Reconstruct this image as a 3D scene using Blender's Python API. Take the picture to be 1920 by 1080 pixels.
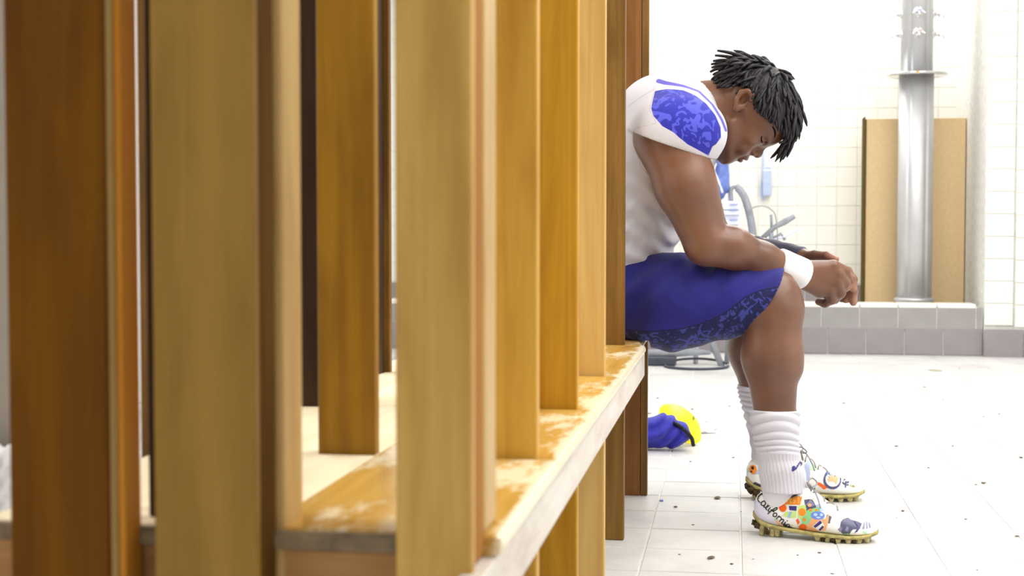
import bpy, bmesh, math, random
import numpy as np
from mathutils import Vector, Matrix
from mathutils.bvhtree import BVHTree

for o in list(bpy.data.objects):
    bpy.data.objects.remove(o, do_unlink=True)
SC = bpy.context.scene
COL = SC.collection
R = math.radians

# ------------------------------------------------------------------ camera
HC = 0.683
FPX = 2667.0
PSI, THE = R(8.84), R(2.383)
cam = bpy.data.cameras.new('camera')
cam.lens = FPX / 1920.0 * 36.0
cam.sensor_width = 36.0
cam.clip_start = 0.05
cam.dof.use_dof = True
cam.dof.focus_distance = 3.27
cam.dof.aperture_fstop = 7.0
co = bpy.data.objects.new('camera', cam)
co.location = (0, 0, HC)
co.rotation_euler = (math.pi / 2 - THE, 0, PSI)
COL.objects.link(co)
SC.camera = co

# ------------------------------------------------------------------ light
SC.view_settings.view_transform = 'Standard'
SC.view_settings.look = 'None'
SC.view_settings.gamma = 1.0
SC.view_settings.use_curve_mapping = False
SC.view_settings.exposure = -0.75
wd = bpy.data.worlds.new('world')
SC.world = wd
wd.use_nodes = True
wd.node_tree.nodes['Background'].inputs[0].default_value = (1, 1, 1, 1)
wd.node_tree.nodes['Background'].inputs[1].default_value = 0.25


def area(name, loc, sx, sy, power, col=(1, 0.99, 0.96), rot=(0, 0, 0)):
    l = bpy.data.lights.new(name, 'AREA')
    l.shape = 'RECTANGLE'
    l.size, l.size_y = sx, sy
    l.energy = power
    l.color = col
    o = bpy.data.objects.new(name, l)
    o.location = loc
    o.rotation_euler = rot
    COL.objects.link(o)
    return o


area('aisle_ceiling_light', (0.95, 2.9, 2.72), 1.1, 3.6, 120)
area('floor_ceiling_light', (0.9, 6.2, 2.72), 1.6, 1.8, 95)
area('shower_ceiling_light', (0.5, 8.75, 2.72), 2.4, 0.9, 100)
area('side_fill_light', (2.3, 2.2, 2.72), 1.0, 2.4, 80, (1, 0.97, 0.92))  # unseen fill lamp, added to brighten the player's face and arm
area('near_ceiling_light', (0.9, -0.4, 2.72), 1.0, 1.2, 8, (1, 0.93, 0.78))
area('left_aisle_ceiling_light', (-1.35, 2.2, 2.72), 0.8, 3.0, 100)


SC.cycles.max_bounces = 6
SC.cycles.diffuse_bounces = 4
SC.cycles.glossy_bounces = 3
SC.cycles.caustics_reflective = False
SC.cycles.caustics_refractive = False


# ------------------------------------------------------------------ helpers
def W(x, y, Y):
    """point seen at photograph position x, y on the plane at distance Y along the bench"""
    fw = Vector((-math.sin(PSI) * math.cos(THE), math.cos(PSI) * math.cos(THE), -math.sin(THE)))
    rt = Vector((math.cos(PSI), math.sin(PSI), 0))
    d = fw + rt * ((x - 960) / FPX) + rt.cross(fw) * ((540 - y) / FPX)
    return Vector((0, 0, HC)) + d * (Y / d.y)


def WZ(x, y, Z):
    fw = Vector((-math.sin(PSI) * math.cos(THE), math.cos(PSI) * math.cos(THE), -math.sin(THE)))
    rt = Vector((math.cos(PSI), math.sin(PSI), 0))
    d = fw + rt * ((x - 960) / FPX) + rt.cross(fw) * ((540 - y) / FPX)
    return Vector((0, 0, HC)) + d * ((Z - HC) / d.z)


def link(name, me, mat=None, parent=None, smooth=False):
    o = bpy.data.objects.new(name, me)
    COL.objects.link(o)
    if mat is not None and len(me.materials) == 0:
        me.materials.append(mat)
    if smooth and len(me.polygons):
        me.polygons.foreach_set('use_smooth', [True] * len(me.polygons))
    if parent is not None:
        o.parent = parent
        o.matrix_parent_inverse = parent.matrix_world.inverted()
    return o


def thing(name, label, cat, loc=(0, 0, 0), group=None, kind=None):
    o = bpy.data.objects.new(name, None)
    o.empty_display_size = 0.05
    COL.objects.link(o)
    o.location = loc
    o.matrix_world = Matrix.Translation(loc)
    if label:
        o['label'] = label
        o['category'] = cat
    if group:
        o['group'] = group
    if kind:
        o['kind'] = kind
    return o


def tag(o, label, cat, group=None):
    o['label'] = label
    o['category'] = cat
    if group:
        o['group'] = group
    return o


def mesh_np(name, v, f):
    me = bpy.data.meshes.new(name)
    me.from_pydata([tuple(map(float, p)) for p in v], [], [tuple(map(int, q)) for q in f])
    me.update()
    return me


def bm_mesh(name, bm):
    me = bpy.data.meshes.new(name)
    bm.to_mesh(me)
    bm.free()
    return me


def box_bm(bm, x0, x1, y0, y1, z0, z1, bev=0.0, seg=1):
    r = bmesh.ops.create_cube(bm, size=1.0)
    vs = r['verts']
    for v in vs:
        v.co = Vector(((x0 + x1) / 2 + v.co.x * (x1 - x0), (y0 + y1) / 2 + v.co.y * (y1 - y0), (z0 + z1) / 2 + v.co.z * (z1 - z0)))
    if bev > 0:
        es = list({e for v in vs for e in v.link_edges})
        bmesh.ops.bevel(bm, geom=es, offset=bev, segments=seg, affect='EDGES', profile=0.5)


def box(name, x0, x1, y0, y1, z0, z1, mat, parent=None, bev=0.0, seg=1):
    bm = bmesh.new()
    box_bm(bm, x0, x1, y0, y1, z0, z1, bev, seg)
    return link(name, bm_mesh(name, bm), mat, parent)


def tube_bm(bm, pts, rad, n=8, cap=True, ry=None):
    """tube along points with a radius for each point"""
    pts = [Vector(p) for p in pts]
    if not hasattr(rad, '__len__'):
        rad = [rad] * len(pts)
    rings = []
    up = None
    for i, p in enumerate(pts):
        t = (pts[min(i + 1, len(pts) - 1)] - pts[max(i - 1, 0)])
        if t.length < 1e-9:
            t = Vector((0, 0, 1))
        t.normalize()
        if up is None:
            up = t.orthogonal().normalized()
        else:
            up = (up - t * up.dot(t))
            if up.length < 1e-6:
                up = t.orthogonal()
            up.normalize()
        sd = t.cross(up)
        rings.append([bm.verts.new(p + (up * math.cos(2 * math.pi * k / n) + sd * math.sin(2 * math.pi * k / n)) * rad[i]) for k in range(n)])
    for a, b in zip(rings, rings[1:]):
        for k in range(n):
            bm.faces.new((a[k], a[(k + 1) % n], b[(k + 1) % n], b[k]))
    if cap:
        bm.faces.new(list(reversed(rings[0])))
        bm.faces.new(rings[-1])


def smooth_path(pts, n=6):
    """Catmull-Rom through points"""
    P = [Vector(p) for p in pts]
    P = [P[0] * 2 - P[1]] + P + [P[-1] * 2 - P[-2]]
    out = []
    for i in range(1, len(P) - 2):
        for k in range(n):
            t = k / n
            a, b, c, d = P[i - 1], P[i], P[i + 1], P[i + 2]
            out.append(0.5 * ((2 * b) + (c - a) * t + (2 * a - 5 * b + 4 * c - d) * t * t + (3 * b - a - 3 * c + d) * t ** 3))
    out.append(P[-2])
    return out


def tube(name, pts, rad, mat, parent=None, n=10, sm=True):
    bm = bmesh.new()
    tube_bm(bm, pts, rad, n)
    return link(name, bm_mesh(name, bm), mat, parent, sm)


def lathe_bm(bm, prof, n=32, center=(0, 0, 0), cap=True):
    c = Vector(center)
    rings = [[bm.verts.new(c + Vector((r * math.cos(2 * math.pi * k / n), r * math.sin(2 * math.pi * k / n), z))) for k in range(n)] for r, z in prof]
    for a, b in zip(rings, rings[1:]):
        for k in range(n):
            bm.faces.new((a[k], a[(k + 1) % n], b[(k + 1) % n], b[k]))
    if cap:
        bm.faces.new(list(reversed(rings[0])))
        bm.faces.new(rings[-1])


# ------------------------------------------------------------------ materials
def lin(c):
    return tuple(((v / 255) / 12.92 if v / 255 <= 0.04045 else (((v / 255) + 0.055) / 1.055) ** 2.4) for v in c)


class Mat:
    def __init__(s, name, rough=0.5, spec=0.4, metal=0.0):
        s.m = bpy.data.materials.new(name)
        s.m.use_nodes = True
        s.t = s.m.node_tree
        s.b = s.t.nodes['Principled BSDF']
        s.b.inputs['Roughness'].default_value = rough
        s.b.inputs['Specular IOR Level'].default_value = spec
        s.b.inputs['Metallic'].default_value = metal

    def n(s, ty, **kw):
        nd = s.t.nodes.new(ty)
        for k, v in kw.items():
            if k.startswith('i_'):
                key = k[2:]
                key = int(key) if key.isdigit() else key.replace('_', ' ')
                nd.inputs[key].default_value = v
            else:
                setattr(nd, k, v)
        return nd

    def l(s, a, b):
        s.t.links.new(a, b)

    def coords(s, scale=(1, 1, 1), rand=False, kind='Object'):
        tc = s.n('ShaderNodeTexCoord')
        mp = s.n('ShaderNodeMapping')
        mp.inputs['Scale'].default_value = scale
        s.l(tc.outputs[kind], mp.inputs['Vector'])
        if rand:
            oi = s.n('ShaderNodeObjectInfo')
            vm = s.n('ShaderNodeVectorMath', operation='SCALE')
            cb = s.n('ShaderNodeCombineXYZ')
            for i in range(3):
                s.l(oi.outputs['Random'], cb.inputs[i])
            s.l(cb.outputs[0], vm.inputs[0])
            vm.inputs['Scale'].default_value = 37.0
            s.l(vm.outputs[0], mp.inputs['Location'])
        return mp.outputs['Vector']

    def ramp(s, fac, stops):
        r = s.n('ShaderNodeValToRGB')
        cr = r.color_ramp
        while len(cr.elements) < len(stops):
            cr.elements.new(0.5)
        for e, (p, c) in zip(cr.elements, stops):
            e.position = p
            e.color = (*c, 1) if len(c) == 3 else c
        s.l(fac, r.inputs[0])
        return r.outputs[0]

    def mix(s, fac, a, b):
        m = s.n('ShaderNodeMix', data_type='RGBA')
        for v, i in ((fac, 0), (a, 6), (b, 7)):
            if isinstance(v, (int, float)):
                m.inputs[i].default_value = v
            elif isinstance(v, tuple):
                m.inputs[i].default_value = (*v[:3], 1)
            else:
                s.l(v, m.inputs[i])
        return m.outputs[2]

    def base(s, c):
        if isinstance(c, tuple):
            s.b.inputs['Base Color'].default_value = (*c[:3], 1)
        else:
            s.l(c, s.b.inputs['Base Color'])

    def bump(s, h, strength=0.3, dist=0.002):
        b = s.n('ShaderNodeBump')
        b.inputs['Strength'].default_value = strength
        b.inputs['Distance'].default_value = dist
        s.l(h, b.inputs['Height'])
        s.l(b.outputs[0], s.b.inputs['Normal'])


def wood(name, base, dark, axis='Z', rough=0.42, grain=0.6, worn=None, worn_amt=0.5, blotch=0.65, nose=None, spec=0.22):
    m = Mat(name, rough, spec)
    sc = {'Z': (42, 42, 1.3), 'Y': (42, 1.3, 42), 'X': (1.3, 42, 42)}[axis]
    v = m.coords(sc, rand=True)
    n1 = m.n('ShaderNodeTexNoise', i_Scale=1.0, i_Detail=5.0, i_Roughness=0.6, i_Distortion=0.6)
    m.l(v, n1.inputs['Vector'])
    v2 = m.coords({'Z': (11, 11, 2.2), 'Y': (11, 2.2, 11), 'X': (2.2, 11, 11)}[axis], rand=True)
    n2 = m.n('ShaderNodeTexNoise', i_Scale=2.0, i_Detail=5.0, i_Distortion=0.5)
    m.l(v2, n2.inputs['Vector'])
    c = m.ramp(n1.outputs[0], [(0.30, tuple(a * (1 - grain) + b * grain for a, b in zip(base, dark))), (0.62, base)])
    f = m.n('ShaderNodeMapRange', i_1=0.42, i_2=0.72, i_3=0.0, i_4=blotch)
    m.l(n2.outputs[0], f.inputs[0])
    c = m.mix(f.outputs[0], c, dark)
    if worn:
        n3 = m.n('ShaderNodeTexNoise', i_Scale=16.0, i_Detail=6.0, i_Roughness=0.7)
        m.l(m.coords({'Z': (1, 1, .35), 'Y': (1, .35, 1), 'X': (.35, 1, 1)}[axis], rand=True), n3.inputs['Vector'])
        g = m.n('ShaderNodeMapRange', i_1=0.5, i_2=0.62, i_3=0.0, i_4=worn_amt)
        m.l(n3.outputs[0], g.inputs[0])
        c = m.mix(g.outputs[0], c, worn)
        if nose is not None:
            ge = m.n('ShaderNodeNewGeometry')
            sx_ = m.n('ShaderNodeSeparateXYZ')
            m.l(ge.outputs['Position'], sx_.inputs[0])
            h1 = m.n('ShaderNodeMapRange', i_1=nose - 0.022, i_2=nose + 0.008, i_3=0.0, i_4=0.55)
            m.l(sx_.outputs[0], h1.inputs[0])
            h2 = m.n('ShaderNodeMath', operation='ADD')
            m.l(h1.outputs[0], h2.inputs[0])
            m.l(n3.outputs[0], h2.inputs[1])
            h3 = m.n('ShaderNodeMapRange', i_1=0.78, i_2=0.90, i_3=0.0, i_4=0.9)
            m.l(h2.outputs[0], h3.inputs[0])
            c = m.mix(h3.outputs[0], c, worn)
    m.base(c)
    m.bump(n1.outputs[0], 0.25, 0.001)
    return m.m


def plain(name, col, rough=0.5, spec=0.4, metal=0.0, var=0.12, vs=30.0, bump=0.0):
    m = Mat(name, rough, spec, metal)
    n = m.n('ShaderNodeTexNoise', i_Scale=vs, i_Detail=4.0)
    m.l(m.coords(), n.inputs['Vector'])
    d = tuple(c * (1 - var) for c in col)
    e = tuple(min(1, c * (1 + var)) for c in col)
    m.base(m.ramp(n.outputs[0], [(0.3, d), (0.7, e)]))
    if bump:
        m.bump(n.outputs[0], bump, 0.002)
    return m.m


M = {}
M['wood_gold'] = wood('varnished_gold_wood', lin((212, 168, 72)), lin((176, 122, 32)))
M['wood_amber'] = wood('varnished_amber_wood', lin((208, 158, 46)), lin((158, 106, 16)))
M['wood_pine'] = wood('light_pine_wood', lin((222, 186, 116)), lin((186, 138, 68)), grain=0.6, blotch=0.3)
M['wood_brown'] = wood('brown_stained_wood', lin((140, 104, 50)), lin((86, 58, 24)), grain=0.8)
M['wood_red'] = wood('red_brown_wood', lin((140, 94, 50)), lin((94, 58, 28)))
M['wood_dark'] = wood('dark_brown_wood', lin((66, 46, 30)), lin((32, 20, 14)))
M['wood_deep'] = wood('deep_brown_wood', lin((120, 74, 6)), lin((84, 46, 4)), grain=0.4, rough=0.6, spec=0.12)
M['wood_dim_olive'] = wood('dim_olive_wood', lin((160, 124, 56)), lin((118, 88, 28)), grain=0.4, blotch=0.6)  # mid post gets less light; the dimming is put into this colour
M['wood_tan'] = wood('tan_wood', lin((204, 172, 112)), lin((166, 128, 70)))
M['wood_orange'] = wood('orange_wood',  lin((240, 168, 66)), lin((206, 128, 36)), blotch=0.3, rough=0.6, spec=0.1)
M['wood_deepamber'] = wood('deep_amber_wood', lin((172, 128, 32)), lin((118, 82, 16)))
M['wood_lit_honey'] = wood('lit_honey_wood', lin((206, 166, 90)), lin((166, 124, 52)), blotch=0.7)  # front post gets more light; the brightness is put into this colour
M['wood_umber'] = wood('umber_wood', lin((172, 120, 60)), lin((130, 84, 36)), rough=0.85, spec=0.1)
M['wood_umberdark'] = wood('dark_umber_wood', lin((112, 78, 22)), lin((76, 48, 10)), rough=0.85, spec=0.1)
M['seat_wood'] = wood('worn_seat_wood', lin((214, 174, 92)), lin((176, 128, 46)), 'Y', 0.22, 0.5, lin((246, 234, 204)), 0.85, nose=-0.195, spec=0.4)
M['seat_white'] = wood('pale_seat_wood', lin((244, 232, 202)), lin((222, 204, 164)), 'Y', 0.5, 0.5)
M['rail_wood'] = wood('bleached_rail_wood', lin((222, 215, 208)), lin((190, 178, 166)), 'Y', 0.5, 0.4, lin((160, 140, 110)), 0.3)
M['apron_wood'] = wood('apron_wood', lin((196, 152, 96)), lin((150, 96, 46)), 'X', 0.5, 0.5)
M['grey_edge'] = plain('greyed_plank_end', lin((130, 112, 86)), 0.6, var=0.35, vs=60)

M['grout'] = plain('pale_grout', lin((228, 227, 222)), 0.8)
M['tile_white'] = plain('white_glazed_tile', lin((246, 245, 238)), 0.25, 0.5, var=0.01, vs=3)
M['paint_white'] = plain('white_paint', lin((242, 242, 240)), 0.6, var=0.01, vs=3)
M['base_tile'] = plain('grey_mauve_base_tile', lin((152, 144, 148)), 0.45, 0.4, var=0.06, vs=9)
M['base_tile_pale'] = plain('pale_grey_base_tile', lin((158, 154, 154)), 0.45, 0.4, var=0.06, vs=9)


def floor_tile_mat():
    m = Mat('worn_floor_tile', 0.42, 0.35)
    n = m.n('ShaderNodeTexNoise', i_Scale=3.5, i_Detail=6.0, i_Roughness=0.65)
    tc = m.n('ShaderNodeNewGeometry')
    m.l(tc.outputs['Position'], n.inputs['Vector'])
    c = m.ramp(n.outputs[0], [(0.3, lin((192, 191, 192))), (0.5, lin((210, 209, 209))), (0.75, lin((222, 221, 220)))])
    n2 = m.n('ShaderNodeTexNoise', i_Scale=70.0, i_Detail=3.0)
    m.l(tc.outputs['Position'], n2.inputs['Vector'])
    g = m.n('ShaderNodeMapRange', i_1=0.62, i_2=0.8, i_3=0.0, i_4=0.3)
    m.l(n2.outputs[0], g.inputs[0])
    m.base(m.mix(g.outputs[0], c, lin((170, 160, 146))))
    return m.m


M['floor_tile'] = floor_tile_mat()
M['chrome'] = plain('chrome', (0.75, 0.76, 0.78), 0.15, 0.5, 1.0, 0.03)
M['steel'] = plain('brushed_steel', (0.60, 0.60, 0.62), 0.5, 0.5, 0.75, 0.05, 8)
M['cardboard'] = plain('tan_cardboard', lin((222, 194, 150)), 0.8, 0.2, var=0.05, vs=50)
M['cardboard_dark'] = plain('shaded_cardboard', lin((92, 78, 38)), 0.9, 0.1, var=0.2, vs=80)  # shadow on the box's left side, put into the colour


# ------------------------------------------------------------------ room
def tile_mesh(name, a, b, t, mat, bev=0.0015):
    """thin bevelled tile lying in its local x, y plane, top at z = 0"""
    v = [(-a / 2, -b / 2, -t), (a / 2, -b / 2, -t), (a / 2, b / 2, -t), (-a / 2, b / 2, -t),
         (-a / 2, -b / 2, -bev), (a / 2, -b / 2, -bev), (a / 2, b / 2, -bev), (-a / 2, b / 2, -bev),
         (-a / 2 + bev, -b / 2 + bev, 0), (a / 2 - bev, -b / 2 + bev, 0), (a / 2 - bev, b / 2 - bev, 0), (-a / 2 + bev, b / 2 - bev, 0)]
    f = [(8, 9, 10, 11)]
    for k in range(4):
        j = (k + 1) % 4
        f += [(4 + k, 4 + j, 8 + j, 8 + k), (k, j, 4 + j, 4 + k)]
    me = mesh_np(name, v, f)
    me.materials.append(mat)
    return me


YC = 7.91      # front of the shower curb
YB = 8.98      # tiled back wall of the shower
CURB = 0.268

floor = box('floor', -2.3, 3.2, -1.6, YB + 0.12, -0.10, -0.0025, M['grout'])
floor['kind'] = 'structure'
TS = 0.2032
ft = tile_mesh('floor_tile', TS - 0.004, TS - 0.004, 0.006, M['floor_tile'])
rr = random.Random(4)
cells, rest = [], []
for i in range(-12, 16):
    for j in range(-8, 39):
        X, Y = 0.02 + (i + 0.5) * TS, -0.02 + (j + 0.5) * TS
        if not (-2.25 < X < 3.15 and -1.5 < Y < YC - 0.1):
            continue
        seen = Y > 2.5 and -0.42 < X < 0.205 * (Y + 0.25) + 0.12
        (cells if seen and len(cells) < 300 else rest).append((X, Y))
for X, Y in cells:
    o = link('floor_tile', ft, None, floor)
    o.location = (X, Y, rr.uniform(-0.0006, 0.0004))
    o.rotation_euler = (rr.uniform(-.002, .002), rr.uniform(-.002, .002), 0)
v, f = [], []
for X, Y in rest:
    b = len(v)
    for q in ft.vertices:
        v.append((X + q.co.x, Y + q.co.y, q.co.z))
    for p in ft.polygons:
        f.append([b + k for k in p.vertices])
me = mesh_np('floor_tiles_beyond', v, f)
o = link('floor_tiles_beyond', me, M['floor_tile'], floor)
o['kind'] = 'stuff'

# shower back wall with tiles
wb = box('wall_back', -2.3, 3.2, YB, YB + 0.12, 0, 2.8, M['grout'])
wb['kind'] = 'structure'
WT = 0.1195
wt = tile_mesh('wall_tile', WT - 0.003, WT - 0.003, 0.005, M['tile_white'], 0.0012)
bt = tile_mesh('wall_base_tile', 0.2 - 0.004, 0.15 - 0.004, 0.006, M['base_tile'])
cnt = 0
v, f = [], []
Z0 = 0.345
for i in range(-19, 27):
    for j in range(0, 20):
        X, Z = 0.03 + (i + 0.5) * WT, Z0 + (j + 0.5) * WT
        if abs(X) > 3.1 or X < -2.2 or Z > 2.74:
            continue
        seen = -0.62 < X < 1.62 and Z < 2.2
        if seen and cnt < 300:
            cnt += 1
            o = link('wall_tile', wt, None, wb)
            o.location = (X, YB - 0.004, Z)
            o.rotation_euler = (math.pi / 2, 0, 0)
        else:
            b = len(v)
            for q in wt.vertices:
                v.append((X + q.co.x, YB - 0.004 - q.co.z, Z + q.co.y))
            for p in wt.polygons:
                f.append([b + k for k in reversed(p.vertices)])
o = link('wall_tiles_beyond', mesh_np('wall_tiles_beyond', v, f), M['tile_white'], wb)
o['kind'] = 'stuff'
for j in range(2):
    for i in range(-13, 8):
        o = link('wall_base_tile', bt, None, wb)
        o.location = (0.34 + i * 0.2, YB - 0.005, 0.02 + 0.16 * (j + 0.5) * 1.0 + 0.003)
        o.rotation_euler = (math.pi / 2, 0, 0)

# shower curb
XR = 1.325     # right end of the curb, where the pier begins
curb = box('shower_curb', -2.29, XR, YC + 0.006, YC + 0.17, -0.002, CURB - 0.012, M['grout'])
tag(curb, 'low tiled shower curb in two rows of grey tiles below the box', 'curb')
ct = tile_mesh('curb_tile', TS - 0.006, 0.125, 0.006, M['base_tile_pale'])
cb = tile_mesh('curb_base_tile', TS - 0.006, 0.142, 0.006, M['base_tile'])
capm = bmesh.new()
box_bm(capm, -TS / 2 + .002, TS / 2 - .002, -0.088, 0.088, -0.012, 0.012, 0.006, 2)
capme = bm_mesh('curb_cap', capm)
capme.materials.append(M['tile_white'])
xs = XR - 0.035
i = 0
while xs - TS * (i + 0.5) > -2.18:
    X = xs - TS * (i + 0.5)
    o = link('curb_tile', ct, None, curb)
    o.location = (X, YC, 0.152 + 0.047)
    o.rotation_euler = (math.pi / 2, 0, 0)
    o = link('curb_cap', capme, None, curb)
    o.location = (X, YC + 0.085, CURB - 0.001)
    i += 1
ce = tile_mesh('curb_end_tile', 0.028, 0.125, 0.006, M['base_tile_pale'])
o = link('curb_end_tile', ce, None, curb)
o.location = (XR - 0.018, YC, 0.199)
o.rotation_euler = (math.pi / 2, 0, 0)
for i in range(-16, 4):
    X = xs + 0.035 - TS * 0.5 + (i) * TS
    if X > XR:
        continue
    o = link('curb_base_tile', cb, None, curb)
    o.location = (X, YC - 0.002, 0.075)
    o.rotation_euler = (math.pi / 2, 0, 0)

# pier and wall right of the shower
pier = box('wall_pier', XR + 0.005, 1.483, YC - 0.005 + 0.012, YB + 0.1, 0.0, 2.8, M['grout'])
pier['kind'] = 'structure'
wr = box('wall_right_front', 1.483, 3.2, YC - 0.03 + 0.012, YB + 0.1, 0.0, 2.8, M['grout'])
wr['kind'] = 'structure'
pt = tile_mesh('pier_tile', 0.146, WT - 0.003, 0.006, M['tile_white'], 0.0012)
for j in range(22):
    o = link('pier_tile', pt, None, pier)
    o.location = (XR + 0.081, YC, 0.165 + (j + 0.5) * WT)
    o.rotation_euler = (math.pi / 2, 0, 0)
    for i in range(3):
        o = link('wall_tile', wt, None, wr)
        o.location = (1.485 + (i + 0.5) * WT, YC - 0.025, 0.158 + (j + 0.5) * WT)
        o.rotation_euler = (math.pi / 2, 0, 0)
for i in range(1, 5):
    X = XR - 0.035 + 0.035 + TS * (i - 0.5)
    o = link('wall_base_tile', cb, None, wr)
    o.location = (X, YC - 0.032, 0.072)
    o.rotation_euler = (math.pi / 2, 0, 0)
    o.scale.y = 1.05

for nm, a in (('ceiling', (-2.3, 3.2, -1.6, YB + .12, 2.8, 2.9)), ('wall_left', (-2.4, -2.3, -1.6, YB + .12, 0, 2.8)),
              ('wall_right', (3.2, 3.3, -1.6, YB + .12, 0, 2.8)), ('wall_front', (-2.3, 3.2, -1.7, -1.6, 0, 2.8))):
    o = box(nm, *a, M['paint_white'])
    o['kind'] = 'structure'

# ------------------------------------------------------------------ locker row with bench
SH = 0.43
lk = thing('locker_row', 'long varnished wooden locker row with upright boards and worn bench seat', 'lockers', (-0.3, 2.2, 0))
TOP = 2.05


def upright(x0, x1, y0, y1, mat, z0=0.0, z1=TOP, bev=0.003, name='upright_board'):
    o = box(name, x0, x1, y0, y1, z0, z1, M[mat], lk, bev, 2)
    return o


# near end frame: three heavy posts, each backed by a second board
upright(-0.263, -0.201, 1.09, 1.104, 'wood_lit_honey', 0.0, bev=0.003, name='end_post')
upright(-0.262, -0.2025, 1.1042, 1.15, 'wood_umber', SH - .018, bev=0.003, name='end_post')
upright(-0.262, -0.2015, 1.1505, 1.208, 'wood_tan', SH, bev=0.004, name='end_post')
upright(-0.4645, -0.378, 1.09, 1.104, 'wood_dim_olive', bev=0.003, name='end_post')
upright(-0.46, -0.380, 1.1042, 1.15, 'wood_umberdark', bev=0.004, name='end_post')
upright(-0.45, -0.3745, 1.1505, 1.208, 'wood_tan', bev=0.004, name='end_post')
upright(-0.590, -0.5045, 1.09, 1.10, 'wood_deep', bev=0.003, name='end_post')
upright(-0.56, -0.503, 1.1002, 1.112, 'wood_tan', bev=0.004, name='end_post')  # thin strip whose tan colour stands in for the bevel highlight
upright(-0.56, -0.4995, 1.1122, 1.148, 'wood_orange', bev=0.003, name='end_post')
upright(-0.506, -0.497, 1.175, 1.19, 'wood_dark', SH, name='door_stop')
upright(-0.515, -0.497, 1.215, 1.225, 'wood_tan', SH, 0.72, name='door_stop')
DIV = [(1.544, 'wood_gold', 'wood_amber', 'wood_brown', -0.212), (1.98, 'wood_amber', 'wood_amber', 'wood_dark', -0.215),
       (2.434, 'wood_pine', 'wood_red', 'wood_dark', -0.217), (3.095, 'wood_brown', 'wood_brown', 'wood_dark', -0.233)]
for Y, a, b, c, xf in DIV:
    upright(xf - 0.068, xf, Y, Y + 0.02, a)
    upright(-0.462, -0.395, Y, Y + 0.02, 'wood_deepamber' if Y < 2 else b)
    upright(-0.66, -0.579 if Y < 2.3 else -0.607, Y - 0.03, Y + 0.005, c)
    if Y < 3:
        upright(-0.60 if Y < 2.3 else -0.62, -0.573 if Y < 2.3 else -0.597, Y + 0.006, Y + 0.022, 'wood_brown', name='batten')
# end partition beyond the player
upright(-0.28, -0.232, 3.622, 3.644, 'wood_red')
upright(-0.2315, -0.2135, 3.622, 3.644, 'wood_brown')
upright(-0.47, -0.40, 3.622, 3.644, 'wood_red')
upright(-0.66, -0.58, 3.60, 3.644, 'wood_dark')


def seat_plank(x0, x1, y0, y1, mat, name, nose=True, t=0.018):
    """plank with a rounded front edge at x1"""
    prof = [(x0, SH), (x1 - t / 2, SH)]
    if nose:
        for k in range(1, 8):
            a = math.pi / 2 - math.pi * k / 8
            prof.append((x1 - t / 2 + math.cos(a) * t / 2, SH - t / 2 + math.sin(a) * t / 2))
    else:
        prof[1] = (x1, SH)
        prof.append((x1, SH - t))
    if nose:
        prof.append((x1 - t / 2, SH - t))
    prof.append((x0, SH - t))
    n = len(prof)
    v, f = [], []
    ys = [y0, y0 + 0.003, y1 - 0.003, y1]
    for k, y in enumerate(ys):
        d = 0.0025 if k in (0, 3) else 0.0
        for (x, z) in prof:
            v.append((min(x, x1 - d), y, min(z, SH - d)))
    for k in range(3):
        for i in range(n):
            j = (i + 1) % n
            f.append((k * n + i, k * n + j, (k + 1) * n + j, (k + 1) * n + i))
    f.append(tuple(range(n)))
    f.append(tuple(3 * n + i for i in reversed(range(n))))
    me = mesh_np(name, v, f)
    bm = bmesh.new()
    bm.from_mesh(me)
    bmesh.ops.recalc_face_normals(bm, faces=bm.faces)
    bm.to_mesh(me)
    bm.free()
    return link(name, me, M[mat], lk)


ends = [1.15, 1.540, 1.976, 2.430, 3.091, 3.62]
for a, b in zip(ends, ends[1:]):
    g = 0.0035 if a > 1.2 else 0
    last = a > 3
    seat_plank(-0.3925, -0.186 if not last else -0.2, a + g, b, 'seat_wood', 'seat_plank')
    seat_plank(-0.645, -0.3935, a + g, b, 'seat_white', 'back_plank', nose=False)
box('plank_end_strip', -0.645, -0.27, 1.142, 1.1495, SH - 0.017, SH - 0.001, M['grey_edge'], lk, 0.002, 2)
box('apron', -0.64, -0.265, 1.156, 1.176, SH - 0.11, SH - 0.0185, M['apron_wood'], lk, 0.002)
box('front_rail', -0.211, -0.1915, 1.082, 3.135, 0.359, 0.4115, M['rail_wood'], lk, 0.002, 2)
box('front_rail', -0.24, -0.222, 3.14, 3.62, 0.359, 0.4115, M['rail_wood'], lk, 0.002, 2)
box('back_rail', -0.645, -0.625, 1.18, 3.62, 0.33, 0.4115, M['apron_wood'], lk, 0.002)
box('top_rail', -0.66, -0.21, 1.09, 3.644, TOP, TOP + 0.02, M['wood_amber'], lk, 0.002)


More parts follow.
